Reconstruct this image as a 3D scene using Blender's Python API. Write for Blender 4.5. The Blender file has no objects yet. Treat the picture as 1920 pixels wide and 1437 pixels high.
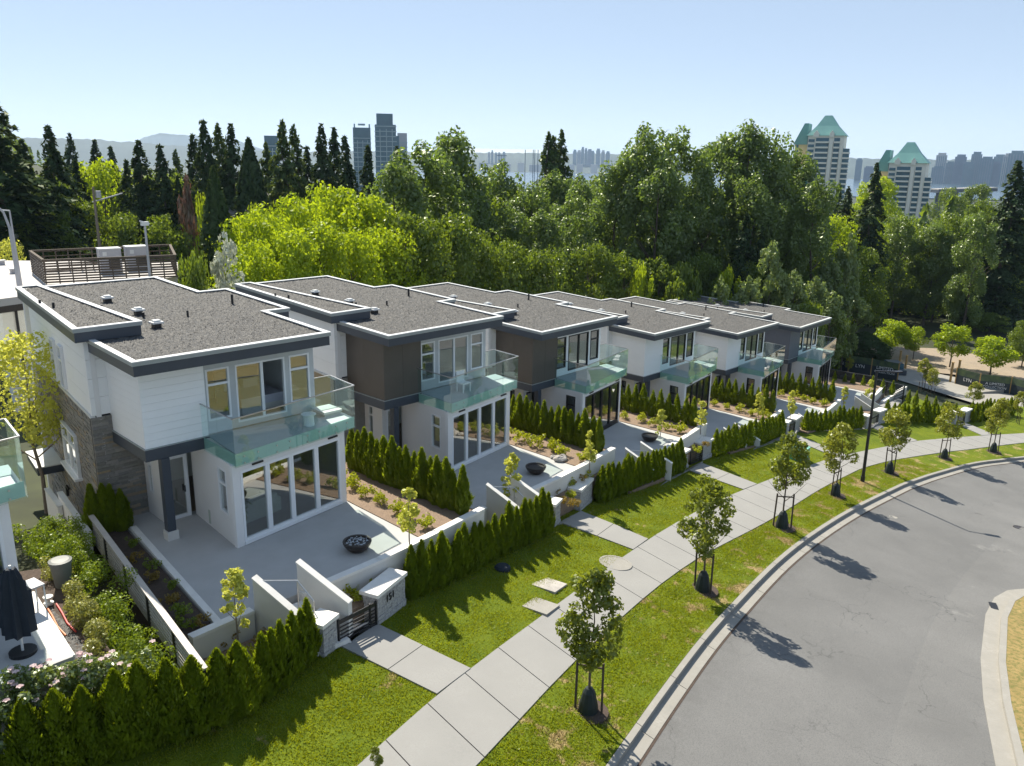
import bpy, math, random
import numpy as np
from mathutils import Vector, Matrix
D = bpy.data; S = bpy.context.scene; COL = S.collection
rad = math.radians
# ------------------------------------------------------------------ camera
CAM_F, CAM_YAW, CAM_PITCH, CAM_ROLL = 1542.34, 0.79239, 0.26409, 0.01682      # focal length in pixels of a 1920 wide frame
CAM_C = np.array([-9.1385, -25.2730, 12.7122])
def cam_axes():
    y, p, r = CAM_YAW, CAM_PITCH, CAM_ROLL
    f = np.array([math.sin(y)*math.cos(p), math.cos(y)*math.cos(p), -math.sin(p)])
    a = np.array([math.cos(y), -math.sin(y), 0.0]); u = np.cross(a, f)
    c, s = math.cos(r), math.sin(r)
    return c*a+s*u, -s*a+c*u, f
AX_R, AX_U, AX_F = cam_axes()
cd = D.cameras.new('camera'); cam = D.objects.new('camera', cd); COL.objects.link(cam)
cd.sensor_width = 36; cd.lens = 36*CAM_F/1920; cd.clip_start = .2; cd.clip_end = 12000
cam.matrix_world = Matrix(((AX_R[0], AX_U[0], -AX_F[0], CAM_C[0]), (AX_R[1], AX_U[1], -AX_F[1], CAM_C[1]),
                           (AX_R[2], AX_U[2], -AX_F[2], CAM_C[2]), (0, 0, 0, 1)))
S.camera = cam
# ------------------------------------------------------------------ sky, sun, exposure
SUN_AZ, SUN_EL = rad(15), rad(47)            # azimuth from +Y towards +X
w = D.worlds.new('World'); S.world = w; w.use_nodes = True
wn = w.node_tree.nodes; wl = w.node_tree.links
sky = wn.new('ShaderNodeTexSky'); sky.sky_type = 'NISHITA'; sky.sun_disc = False
sky.sun_elevation = SUN_EL; sky.sun_rotation = SUN_AZ; sky.altitude = 100; sky.air_density = .4; sky.dust_density = 0; sky.ozone_density = 1.0
sgm = wn.new('ShaderNodeGamma'); sgm.inputs[1].default_value = .32        # soft contrast of a hazy bright summer sky
shs = wn.new('ShaderNodeHueSaturation'); shs.inputs['Saturation'].default_value = 1.42
wl.new(sky.outputs[0], sgm.inputs[0]); wl.new(sgm.outputs[0], shs.inputs['Color']); wl.new(shs.outputs[0], wn['Background'].inputs['Color']); wn['Background'].inputs['Strength'].default_value = 0.132
sl = D.lights.new('sun', 'SUN'); sl.energy = 2.25; sl.angle = rad(.53); sl.color = (1, .93, .80)
so = D.objects.new('sun', sl); COL.objects.link(so)
sdir = Vector((math.sin(SUN_AZ)*math.cos(SUN_EL), math.cos(SUN_AZ)*math.cos(SUN_EL), math.sin(SUN_EL)))
so.rotation_euler = sdir.to_track_quat('Z', 'Y').to_euler(); so.location = (0, 60, 60)
S.view_settings.view_transform = 'Standard'; S.view_settings.look = 'None'; S.view_settings.gamma = 1
S.view_settings.use_curve_mapping = False; S.view_settings.exposure = 2.05
S.cycles.max_bounces = 8; S.cycles.transparent_max_bounces = 16; S.cycles.volume_bounces = 0
# ------------------------------------------------------------------ pixel rays (for reading positions off the photograph)
def ray(x, y):
    d = AX_F*CAM_F + AX_R*(x-960) - AX_U*(y-718.5)
    return d/np.linalg.norm(d)
HX = [0, 11.647, 22.873, 35.911, 48.076, 60.476]; HY = [0, 2.683, 4.095, 5.824, 6.485, 7.231]
HZ = [0, -1.210, -2.779, -4.922, -6.659, -7.876]; HA = [0, .022, .045, .013, .023, .046]
KX = np.array([-60, -20]+[h+4 for h in HX]+[90, 400]); KZ = np.array([1.5, 1.5]+HZ+[-10.4, -14])
def zl(x):
    return (np.interp(x, KX, KZ)+np.interp(x-2, KX, KZ)+np.interp(x+2, KX, KZ))/3
HLX = [-40, -6, 4, 15, 28.5, 44.7, 58, 67, 90]; HLY = [-20, -9.2, -6.3, -3.9, -1.6, .05, -1.4, -5.2, -16]      # line of the front hedges
def zf(x, y):           # ground level in front of the houses
    return zl(x)-np.interp(x, [0, 17, 30, 42], [1.2, 1.25, .85, .4])-.085*np.clip(np.interp(x, HLX, HLY)-.3-y, 0, 14)
def U(px, py, z):       # point seen at a pixel, on the level z or on the ground
    d = ray(px, py)
    if not callable(z): return CAM_C+d*((z-CAM_C[2])/d[2])
    ts = np.linspace(3, 400, 8000); P = CAM_C+ts[:, None]*d
    k = np.argmax(P[:, 2] <= z(P[:, 0], P[:, 1])); return P[k]
def heightpx(b, y1):    # height of a vertical thing standing at b whose top is at pixel row y1
    lo, hi = 0, 80
    for _ in range(40):
        m = (lo+hi)/2; q = np.array([b[0], b[1], b[2]+m])-CAM_C
        yy = 718.5-CAM_F*(q@AX_U)/(q@AX_F)
        if yy > y1: lo = m
        else: hi = m
    return lo
def terr(x, y):         # all the land
    x = np.asarray(x, float); y = np.asarray(y, float)
    z = zf(x, y)
    z = z-.13*np.clip(y-5, 0, 10)*np.clip((74-x)/12, 0, 1)-.10*np.clip(y-15-.5*np.clip(x-62, 0, 60), 0, 50)*np.clip((x-8)/25, .25, 1)
    d = np.hypot(x+9, y+25)
    f = np.clip((d-130)/700, 0, 1); f = f*f*(3-2*f)
    z = z*(1-f)+(-46)*f
    a = np.degrees(np.arctan2(x+9, y+25))            # bearing from +Y
    hill = np.exp(-((a-8)/10)**2)*np.clip((d-250)/350, 0, 1)*np.clip((1300-d)/500, 0, 1)
    return z+hill*84
# ------------------------------------------------------------------ materials
def nmat(name):
    m = D.materials.new(name); m.use_nodes = True; n = m.node_tree.nodes; n.clear()
    o = n.new('ShaderNodeOutputMaterial'); return m, n, m.node_tree.links, o
def ramp(n, l, fac, c0, c1, p0=.3, p1=.7):
    r = n.new('ShaderNodeValToRGB'); r.color_ramp.elements[0].position = p0; r.color_ramp.elements[1].position = p1
    r.color_ramp.elements[0].color = (*c0, 1); r.color_ramp.elements[1].color = (*c1, 1); l.new(fac, r.inputs[0]); return r.outputs[0]
def noise(n, l, scale, detail=4, vec=None, rough=.6):
    t = n.new('ShaderNodeTexNoise'); t.inputs['Scale'].default_value = scale; t.inputs['Detail'].default_value = detail
    t.inputs['Roughness'].default_value = rough
    if vec is None:
        g = n.new('ShaderNodeTexCoord'); vec = g.outputs['Object']
    l.new(vec, t.inputs['Vector']); return t.outputs['Fac']
def mix(n, l, fac, a, b, mode='MIX'):
    m = n.new('ShaderNodeMix'); m.data_type = 'RGBA'; m.blend_type = mode
    for s, v in ((m.inputs[0], fac), (m.inputs[6], a), (m.inputs[7], b)):
        if isinstance(v, (int, float)): s.default_value = v
        elif isinstance(v, tuple): s.default_value = (*v, 1)
        else: l.new(v, s)
    return m.outputs[2]
def mat(name, col, col2=None, rough=.6, scale=3, bump=0, bscale=60, metal=0, spec=.4, fine=None, fscale=120):
    m, n, l, o = nmat(name); b = n.new('ShaderNodeBsdfPrincipled'); l.new(b.outputs[0], o.inputs[0])
    c2 = col2 or tuple(v*.86 for v in col)
    c = ramp(n, l, noise(n, l, scale, 6), c2, col)
    if fine: c = mix(n, l, ramp(n, l, noise(n, l, fscale, 3), (0, 0, 0), (1, 1, 1), .42, .62), c, fine)
    l.new(c, b.inputs['Base Color'])
    b.inputs['Roughness'].default_value = rough; b.inputs['Metallic'].default_value = metal; b.inputs['Specular IOR Level'].default_value = spec
    if bump:
        u = n.new('ShaderNodeBump'); u.inputs['Strength'].default_value = bump; u.inputs['Distance'].default_value = .02
        l.new(noise(n, l, bscale, 5), u.inputs['Height']); l.new(u.outputs[0], b.inputs['Normal'])
    return m
def leafmat(name, dark, light, trans, tcol, nscale=.8, gloss=.12, rnd=.35, dry=None):
    m, n, l, o = nmat(name)
    oi = n.new('ShaderNodeObjectInfo'); g = n.new('ShaderNodeNewGeometry')
    f = noise(n, l, nscale, 2)
    isl = n.new('ShaderNodeMath'); isl.operation = 'MULTIPLY_ADD'; l.new(g.outputs['Random Per Island'], isl.inputs[0]); isl.inputs[1].default_value = .5; l.new(f, isl.inputs[2])
    a = n.new('ShaderNodeMath'); a.operation = 'MULTIPLY_ADD'; l.new(oi.outputs['Random'], a.inputs[0]); a.inputs[1].default_value = rnd; l.new(isl.outputs[0], a.inputs[2])
    c = ramp(n, l, a.outputs[0], dark, light, .45, 1.05)
    if dry: dm = ramp(n, l, noise(n, l, .95, 6, rough=.72), (0, 0, 0), (.92, .92, .92), dry, dry+.07); c = mix(n, l, dm, c, (.36, .27, .13)); tcol = mix(n, l, dm, tcol, (.36, .27, .13))
    d = n.new('ShaderNodeBsdfDiffuse'); l.new(c, d.inputs[0])
    t = n.new('ShaderNodeBsdfTranslucent'); l.new(mix(n, l, .75, c, tcol), t.inputs[0])
    s = n.new('ShaderNodeMixShader'); s.inputs[0].default_value = trans; l.new(d.outputs[0], s.inputs[1]); l.new(t.outputs[0], s.inputs[2])
    gl = n.new('ShaderNodeBsdfGlossy'); gl.inputs['Roughness'].default_value = .42; gl.inputs[0].default_value = (.9, .95, .8, 1)
    s2 = n.new('ShaderNodeMixShader'); s2.inputs[0].default_value = gloss; l.new(s.outputs[0], s2.inputs[1]); l.new(gl.outputs[0], s2.inputs[2])
    l.new(s2.outputs[0], o.inputs[0]); return m
def glass(name, tint, refl=.10, power=.55, rough=.0):
    m, n, l, o = nmat(name)
    t = n.new('ShaderNodeBsdfTransparent'); t.inputs[0].default_value = (*tint, 1)
    g = n.new('ShaderNodeBsdfGlossy'); g.inputs['Roughness'].default_value = rough; g.inputs[0].default_value = (1, 1, 1, 1)
    lw = n.new('ShaderNodeLayerWeight'); lw.inputs[0].default_value = .5
    pw = n.new('ShaderNodeMath'); pw.operation = 'POWER'; l.new(lw.outputs['Facing'], pw.inputs[0]); pw.inputs[1].default_value = power
    mr = n.new('ShaderNodeMapRange'); l.new(pw.outputs[0], mr.inputs[0]); mr.inputs[3].default_value = refl; mr.inputs[4].default_value = 1
    s = n.new('ShaderNodeMixShader'); l.new(mr.outputs[0], s.inputs[0]); l.new(t.outputs[0], s.inputs[1]); l.new(g.outputs[0], s.inputs[2])
    l.new(s.outputs[0], o.inputs[0]); return m
M = {}
M['white'] = mat('white_siding', (.89, .89, .885), (.86, .86, .855), .55, 1.2, .15, 40)
M['panel'] = mat('pale_panel', (.87, .87, .865), (.84, .84, .835), .55, .8)
M['grey'] = mat('grey_render', (.76, .75, .74), (.72, .71, .70), .7, 1.0, .15, 90)
M['dgrey'] = mat('slate_cladding', (.13, .14, .17), (.115, .125, .15), .5, 1)
M['brown'] = mat('brown_cladding', (.105, .088, .072), (.085, .072, .06), .42, 1.0)
M['navy'] = mat('dark_fascia', (.055, .066, .085), (.045, .055, .072), .4, 1)
M['trim'] = mat('roof_trim', (.66, .665, .65), (.58, .585, .575), .35, 2)
M['trimedge'] = mat('roof_trim_edge', (.33, .35, .34), (.29, .31, .30), .4, 2)
M['gravel'] = mat('roof_gravel', (.118, .119, .12), (.07, .071, .072), .9, 55, .9, 45, fine=(.03, .03, .03), fscale=38)
M['pebble'] = mat('gravel_stone', (.185, .18, .17), (.035, .035, .035), .85, 9)
M['wframe'] = mat('white_frame', (.80, .81, .82), (.76, .77, .78), .35, 2)
M['bframe'] = mat('black_frame', (.022, .022, .025), (.018, .018, .02), .35, 2)
M['gframe'] = mat('grey_frame', (.50, .52, .53), (.46, .48, .49), .4, 2)
M['pane'] = glass('window_glass', (.84, .87, .85), .17, 3.2)
M['bglass'] = glass('balcony_glass', (.90, .968, .955), .06, 4.5)
M['sglass'] = mat('glass_slab_front', (.42, .60, .55), (.38, .56, .51), .12, .7)
M['deck'] = mat('balcony_deck', (.42, .46, .47), (.36, .41, .42), .6, 2, .2, 50)
M['steel'] = mat('brushed_steel', (.55, .55, .54), (.45, .45, .45), .3, 4, metal=.8)
M['black'] = mat('black_metal', (.02, .02, .022), (.016, .016, .018), .4, 3)
M['dark'] = mat('dark_void', (.03, .03, .03), (.02, .02, .02), .8, 3)
M['inwall'] = mat('interior_wall', (.72, .71, .66), (.66, .65, .60), .8, 1)
M['infloor'] = mat('interior_floor', (.23, .15, .09), (.17, .11, .065), .4, 3)
M['conc'] = mat('patio_concrete', (.46, .455, .44), (.36, .355, .34), .85, .8, .3, 70, fine=(.40, .39, .375), fscale=25)
M['walk'] = mat('sidewalk_concrete', (.285, .28, .263), (.24, .236, .222), .85, .6, .3, 80, fine=(.26, .252, .238), fscale=18)
M['kerb'] = mat('kerb_concrete', (.31, .295, .265), (.24, .23, .205), .85, 1.5, .3, 60, fine=(.27, .255, .225), fscale=9)
M['cap'] = mat('stone_cap', (.74, .72, .68), (.66, .64, .60), .75, 4, .3, 40)
M['wallwhite'] = mat('painted_wall', (.66, .64, .60), (.60, .58, .54), .8, 1.5, .2, 50)
M['mulch'] = mat('bark_mulch', (.22, .155, .105), (.11, .075, .052), .95, 14, .9, 30, fine=(.28, .20, .14), fscale=40)
M['soil'] = mat('garden_soil', (.085, .06, .045), (.05, .036, .028), .95, 9, .9, 30)
M['rock'] = mat('boulder', (.42, .39, .35), (.28, .26, .24), .85, 3, .6, 12)
M['fence'] = mat('fence_wood', (.50, .46, .41), (.43, .40, .36), .6, 3)
M['dfence'] = mat('dark_fence', (.035, .033, .033), (.026, .025, .025), .5, 3)
M['bronze'] = mat('fire_bowl_shell', (.045, .033, .028), (.03, .024, .02), .4, 6)
M['ice'] = mat('fire_glass', (.62, .66, .70), (.30, .33, .36), .2, 20)
M['bark'] = mat('bark', (.13, .10, .075), (.07, .055, .042), .9, 12, .6, 25)
M['lbark'] = mat('pale_bark', (.24, .20, .16), (.15, .12, .095), .9, 14)
M['stake'] = mat('tree_stake', (.075, .055, .04), (.05, .037, .028), .8, 10)
M['bag'] = mat('watering_bag', (.012, .022, .022), (.009, .016, .016), .6, 4)
M['teal'] = mat('utility_green', (.06, .33, .25), (.05, .28, .215), .5, 3)
M['tealtop'] = mat('utility_green_lid', (.20, .46, .38), (.17, .42, .35), .5, 3)
M['timber'] = mat('raw_timber', (.42, .27, .10), (.32, .20, .075), .8, 6)
M['banner'] = mat('hoarding_banner', (.028, .040, .046), (.02, .028, .034), .7, .8)
M['bannergreen'] = mat('hoarding_print', (.10, .14, .05), (.035, .055, .045), .7, 1.4)
M['letter'] = mat('white_letter', (.75, .75, .73), None, .7)
M['dirt'] = mat('bare_dirt', (.30, .245, .185), (.22, .18, .135), .95, .7, .6, 12, fine=(.30, .235, .165), fscale=4)
M['drygrass'] = mat('dry_verge', (.36, .25, .10), (.20, .15, .05), .95, 3, .9, 25, fine=(.14, .13, .035), fscale=6)
M['lroof'] = mat('light_flat_roof', (.50, .47, .44), (.45, .425, .40), .85, .7)
M['tower'] = mat('tower_cream', (.80, .76, .66), (.74, .70, .61), .7, .2)
M['toweryel'] = mat('tower_yellow', (.76, .60, .30), (.70, .55, .27), .7, .2)
M['towerteal'] = mat('tower_teal_glass', (.02, .22, .21), (.015, .16, .16), .15, .15)
M['tealroof'] = mat('green_metal_roof', (.16, .36, .32), (.13, .31, .28), .5, .2)
M['bluet'] = mat('blue_tower_glass', (.045, .13, .17), (.03, .095, .13), .2, .1)
M['bluel'] = mat('pale_tower_band', (.34, .42, .44), (.28, .36, .38), .5, .1)
M['city'] = mat('skyline_blocks', (.10, .15, .21), (.05, .085, .13), .5, .02)
M['city2'] = mat('skyline_pale', (.40, .38, .36), (.30, .29, .28), .6, .02)
M['shingle'] = mat('roof_shingle', (.22, .20, .19), (.15, .14, .13), .9, 3)
M['bluewall'] = mat('blue_wall', (.16, .26, .30), (.14, .23, .27), .7, 2)
M['sofa'] = mat('sofa_fabric', (.46, .50, .44), (.40, .44, .38), .9, 6)
M['linen'] = mat('bed_linen', (.66, .66, .74), (.58, .58, .66), .9, 3)
M['hvac'] = mat('hvac_grey', (.42, .42, .44), (.37, .37, .39), .5, 3)
M['red'] = mat('red_hose', (.55, .05, .04), None, .5); M['orange'] = mat('orange_hose', (.62, .16, .03), None, .5)
M['binm'] = mat('bin_grey', (.15, .16, .15), (.125, .135, .125), .5, 3)
M['cloth'] = mat('navy_cloth', (.018, .026, .038), (.012, .018, .028), .8, 3)
M['rooftarp'] = mat('white_roof', (.72, .71, .69), None, .7)
M['blossom'] = leafmat('rose_petals', (.62, .34, .38), (.80, .62, .62), .35, (.85, .60, .62), 2)
def asphalt():
    m, n, l, o = nmat('asphalt'); b = n.new('ShaderNodeBsdfPrincipled'); l.new(b.outputs[0], o.inputs[0])
    c = ramp(n, l, noise(n, l, .16, 6), (.125, .124, .12), (.175, .173, .167), .35, .65)
    uv = n.new('ShaderNodeUVMap'); uv.uv_map = 'lane'; sp = n.new('ShaderNodeSeparateXYZ'); l.new(uv.outputs[0], sp.inputs[0])
    mp = n.new('ShaderNodeMapping'); mp.inputs['Scale'].default_value = (.12, .9, 1); l.new(uv.outputs[0], mp.inputs[0])
    c = mix(n, l, ramp(n, l, noise(n, l, 1.0, 5, mp.outputs[0], .65), (0, 0, 0), (.75, .75, .75), .5, .72), c, (.20, .197, .19))
    mp2 = n.new('ShaderNodeMapping'); mp2.inputs['Scale'].default_value = (.35, 2.2, 1); l.new(uv.outputs[0], mp2.inputs[0])
    c = mix(n, l, ramp(n, l, noise(n, l, 1.0, 7, mp2.outputs[0], .75), (0, 0, 0), (.8, .8, .8), .62, .70), c, (.26, .255, .24))
    edge = ramp(n, l, sp.outputs['Y'], (.75, .75, .75), (0, 0, 0), .0, .16); c = mix(n, l, mix(n, l, .8, edge, ramp(n, l, noise(n, l, 1.1, 6), (0, 0, 0), (1, 1, 1), .4, .6), 'MULTIPLY'), c, (.07, .068, .064))
    c = mix(n, l, ramp(n, l, noise(n, l, 28, 4, rough=.7), (0, 0, 0), (.7, .7, .7), .42, .62), c, (.095, .094, .092))
    v = n.new('ShaderNodeTexVoronoi'); v.feature = 'DISTANCE_TO_EDGE'; v.inputs['Scale'].default_value = .30
    g = n.new('ShaderNodeTexCoord'); nz = n.new('ShaderNodeTexNoise'); nz.inputs['Scale'].default_value = .9; nz.inputs['Detail'].default_value = 5
    l.new(g.outputs['Object'], nz.inputs['Vector']); va = n.new('ShaderNodeVectorMath'); va.operation = 'MULTIPLY_ADD'
    l.new(nz.outputs['Color'], va.inputs[0]); va.inputs[1].default_value = (2.2, 2.2, 2.2); l.new(g.outputs['Object'], va.inputs[2]); l.new(va.outputs[0], v.inputs['Vector'])
    cr = mix(n, l, 1.0, ramp(n, l, v.outputs['Distance'], (.7, .7, .7), (0, 0, 0), .0, .008), ramp(n, l, noise(n, l, .23, 3), (0, 0, 0), (1, 1, 1), .45, .6), 'MULTIPLY')
    c = mix(n, l, cr, c, (.045, .045, .045)); l.new(c, b.inputs['Base Color']); b.inputs['Roughness'].default_value = .85
    u = n.new('ShaderNodeBump'); u.inputs['Strength'].default_value = .5; u.inputs['Distance'].default_value = .012
    l.new(noise(n, l, 70, 4), u.inputs['Height']); l.new(u.outputs[0], b.inputs['Normal']); return m
M['asphalt'] = asphalt()
def lawnmat(name, dry):
    m, n, l, o = nmat(name); b = n.new('ShaderNodeBsdfPrincipled'); l.new(b.outputs[0], o.inputs[0])
    c = ramp(n, l, noise(n, l, .8, 5), (.085, .125, .006), (.165, .195, .008), .3, .7)
    c = mix(n, l, ramp(n, l, noise(n, l, 22, 4), (0, 0, 0), (.7, .7, .7), .4, .65), c, (.07, .105, .005))
    if dry: c = mix(n, l, ramp(n, l, noise(n, l, .95, 6, rough=.72), (0, 0, 0), (.9, .9, .9), dry, dry+.07), c, (.33, .245, .115))
    l.new(c, b.inputs['Base Color']); b.inputs['Roughness'].default_value = .9; b.inputs['Specular IOR Level'].default_value = .15
    u = n.new('ShaderNodeBump'); u.inputs['Strength'].default_value = .9; u.inputs['Distance'].default_value = .06
    l.new(noise(n, l, 18, 6), u.inputs['Height']); l.new(u.outputs[0], b.inputs['Normal']); return m
M['lawn'] = lawnmat('lawn_turf', .64); M['verge'] = lawnmat('verge_turf', .535)
M['forestfloor'] = mat('forest_floor', (.045, .055, .018), (.025, .03, .012), .95, .4)
def stonemat():
    m, n, l, o = nmat('ledge_stone'); b = n.new('ShaderNodeBsdfPrincipled'); l.new(b.outputs[0], o.inputs[0])
    g = n.new('ShaderNodeNewGeometry'); oi = n.new('ShaderNodeObjectInfo')
    a = n.new('ShaderNodeMath'); a.operation = 'ADD'; l.new(g.outputs['Random Per Island'], a.inputs[0]); l.new(oi.outputs['Random'], a.inputs[1])
    fr = n.new('ShaderNodeMath'); fr.operation = 'FRACT'; l.new(a.outputs[0], fr.inputs[0])
    r = n.new('ShaderNodeValToRGB'); l.new(fr.outputs[0], r.inputs[0]); e = r.color_ramp.elements
    e[0].color = (.19, .178, .155, 1); e[1].color = (.36, .34, .31, 1)
    for p, c in ((.25, (.25, .235, .205)), (.5, (.30, .28, .25)), (.75, (.21, .20, .19)), (.9, (.36, .27, .16))):
        x = e.new(p); x.color = (*c, 1)
    c = mix(n, l, .45, r.outputs[0], ramp(n, l, noise(n, l, 12, 5), (.5, .5, .5), (1, 1, 1)), 'MULTIPLY')
    l.new(c, b.inputs['Base Color']); b.inputs['Roughness'].default_value = .85
    u = n.new('ShaderNodeBump'); u.inputs['Strength'].default_value = .6; u.inputs['Distance'].default_value = .02
    l.new(noise(n, l, 25, 5), u.inputs['Height']); l.new(u.outputs[0], b.inputs['Normal']); return m
M['stone'] = stonemat()
M['pstone'] = mat('pillar_stone', (.36, .355, .35), (.24, .235, .235), .85, 7, .6, 20, fine=(.44, .43, .42), fscale=14)
M['cedar'] = leafmat('cedar_foliage', (.075, .12, .008), (.17, .22, .012), .48, (.34, .42, .010), 3, .02, .2)
M['hedge'] = leafmat('hedge_leaves', (.075, .13, .010), (.15, .21, .014), .42, (.30, .38, .012), 1.5, .03)
M['vhedge'] = leafmat('variegated_leaves', (.10, .13, .018), (.28, .27, .06), .4, (.38, .38, .05), 2.5, .05)
M['shrub'] = leafmat('golden_shrub', (.16, .21, .012), (.32, .34, .015), .48, (.52, .54, .02), 3, .02)
M['oshrub'] = leafmat('ochre_shrub', (.12, .09, .012), (.24, .16, .02), .4, (.40, .26, .02), 3, .05)
M['sapling'] = leafmat('sapling_leaves', (.30, .33, .03), (.56, .56, .10), .5, (.70, .70, .10), 3, .03)
M['maple'] = leafmat('street_tree_leaves', (.07, .10, .014), (.15, .18, .026), .48, (.36, .40, .02), 3, .03)
M['maple2'] = leafmat('far_street_tree_leaves', (.10, .12, .016), (.22, .23, .035), .48, (.46, .48, .03), 3, .03)
M['conifer'] = leafmat('conifer_needles', (.014, .034, .016), (.040, .068, .022), .18, (.11, .15, .02), .25, .015)
M['conifer2'] = leafmat('spruce_needles', (.026, .055, .018), (.070, .11, .026), .25, (.18, .23, .02), .25, .02)
M['poplar'] = leafmat('cottonwood_leaves', (.034, .070, .014), (.12, .165, .036), .42, (.27, .39, .04), .3, .05)
M['bright'] = leafmat('spring_leaves', (.12, .20, .010), (.24, .32, .016), .5, (.52, .62, .012), .35, .02)
M['mid'] = leafmat('broad_leaves', (.042, .085, .012), (.115, .165, .022), .42, (.28, .37, .015), .35, .03)
M['pale'] = leafmat('pale_leaves', (.075, .12, .03), (.19, .24, .075), .4, (.32, .42, .06), .6, .06)
M['white_bl'] = leafmat('white_blossom', (.20, .22, .15), (.50, .52, .44), .35, (.55, .58, .42), .6, .1)
M['redleaf'] = leafmat('copper_leaves', (.07, .03, .022), (.13, .06, .04), .3, (.20, .08, .04), .6, .1)
M['rose'] = leafmat('rose_leaves', (.045, .085, .014), (.13, .18, .035), .38, (.26, .32, .02), 4, .10)
M['grassb'] = leafmat('grass_blades', (.085, .125, .005), (.19, .215, .008), .5, (.40, .43, .006), .7, .02, .35, .64)
M['vergeb'] = leafmat('verge_blades', (.085, .125, .005), (.18, .205, .008), .5, (.38, .42, .006), .7, .02, .35, .535)
# ------------------------------------------------------------------ helpers
class MB:
    def __init__(s): s.v = []; s.f = []
    def poly(s, pts):
        k = len(s.v); s.v += [tuple(map(float, p)) for p in pts]; s.f.append(tuple(range(k, k+len(pts)))); return s
    def prism(s, poly, z0, z1):             # poly: list of (x, y) counter-clockwise; z0, z1 numbers or functions of x, y
        a = lambda z, p: z(*p) if callable(z) else z
        n = len(poly); k = len(s.v)
        if sum(poly[i-1][0]*poly[i][1]-poly[i][0]*poly[i-1][1] for i in range(n)) < 0: poly = list(poly)[::-1]
        s.v += [(p[0], p[1], float(a(z0, p))) for p in poly]+[(p[0], p[1], float(a(z1, p))) for p in poly]
        s.f += [tuple(range(k+n-1, k-1, -1)), tuple(range(k+n, k+2*n))]
        for i in range(n): j = (i+1) % n; s.f.append((k+i, k+j, k+n+j, k+n+i))
        return s
    def box(s, x0, x1, y0, y1, z0, z1): return s.prism([(x0, y0), (x1, y0), (x1, y1), (x0, y1)], z0, z1)
    def beam(s, a, b, wx, h, up=(0, 0, 1)):   # bar from a to b, wx wide, h high, centred
        a = Vector(a); b = Vector(b); d = (b-a).normalized(); u = Vector(up)
        if abs(d.dot(u)) > .95: u = Vector((1, 0, 0))
        r = d.cross(u).normalized(); u = r.cross(d); k = len(s.v)
        for p in (a, b):
            for i, j in ((-1, -1), (1, -1), (1, 1), (-1, 1)): s.v.append(tuple(p+r*(i*wx/2)+u*(j*h/2)))
        s.f += [(k+3, k+2, k+1, k), (k+4, k+5, k+6, k+7)]+[(k+i, k+(i+1) % 4, k+4+(i+1) % 4, k+4+i) for i in range(4)]
        return s
    def tube(s, pts, rs, n=8, cap=True):
        k0 = len(s.v); pts = [Vector(p) for p in pts]
        if not hasattr(rs, '__len__'): rs = [rs]*len(pts)
        for i, p in enumerate(pts):
            d = (pts[min(i+1, len(pts)-1)]-pts[max(i-1, 0)]).normalized()
            u = Vector((0, 0, 1)) if abs(d.z) < .9 else Vector((1, 0, 0)); r = d.cross(u).normalized(); u = r.cross(d)
            for j in range(n):
                t = 2*math.pi*j/n; s.v.append(tuple(p+(r*math.cos(t)+u*math.sin(t))*rs[i]))
        for i in range(len(pts)-1):
            for j in range(n):
                a = k0+i*n+j; b = k0+i*n+(j+1) % n; s.f.append((a, b, b+n, a+n))
        if cap: s.f += [tuple(range(k0+n-1, k0-1, -1)), tuple(range(k0+(len(pts)-1)*n, k0+len(pts)*n))]
        return s
    def lathe(s, prof, n=20, c=(0, 0)):
        k = len(s.v)
        for r, z in prof:
            for j in range(n): t = 2*math.pi*j/n; s.v.append((c[0]+r*math.cos(t), c[1]+r*math.sin(t), z))
        for i in range(len(prof)-1):
            for j in range(n): a = k+i*n+j; b = k+i*n+(j+1) % n; s.f.append((a, b, b+n, a+n))
        s.f += [tuple(range(k+n-1, k-1, -1)), tuple(range(k+(len(prof)-1)*n, k+len(prof)*n))]
        return s
    def mesh(s, name, m):
        me = D.meshes.new(name); me.from_pydata(s.v, [], s.f); me.materials.append(M[m] if isinstance(m, str) else m); return me
    def build(s, name, m, parent=None, loc=None, smooth=False):
        me = s.mesh(name, m)
        if smooth: me.polygons.foreach_set('use_smooth', [True]*len(me.polygons))
        return link(name, me, parent, loc)
def link(name, me, parent=None, loc=None, rz=0, sc=None):
    o = D.objects.new(name, me); COL.objects.link(o)
    if parent: o.parent = parent
    if loc is not None: o.location = [float(v) for v in loc]
    if rz: o.rotation_euler.z = rz
    if sc is not None: o.scale = sc if hasattr(sc, '__len__') else (sc, sc, sc)
    return o
def tag(o, label, cat, group=None):
    o['label'] = label; o['category'] = cat
    if group: o['group'] = group
    return o
def thing(name, label, cat, loc=(0, 0, 0), rz=0, group=None):
    o = link(name, None, None, loc, rz); o.empty_display_size = .3; return tag(o, label, cat, group)
def kind(o, k='structure'): o['kind'] = k; return o
def setting(name, loc=(0, 0, 0)): o = link(name, None, None, loc); return kind(o)
ORD = ['first', 'second', 'third', 'fourth', 'fifth', 'sixth', 'seventh', 'eighth', 'ninth', 'tenth', 'eleventh', 'twelfth', 'thirteenth', 'fourteenth',
       'fifteenth', 'sixteenth', 'seventeenth', 'eighteenth', 'nineteenth', 'twentieth', 'twenty-first', 'twenty-second', 'twenty-third', 'twenty-fourth',
       'twenty-fifth', 'twenty-sixth', 'twenty-seventh', 'twenty-eighth', 'twenty-ninth', 'thirtieth']
def ordn(i, n): return 'last' if i == n-1 and n > 2 else ORD[min(i, 29)]
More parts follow.
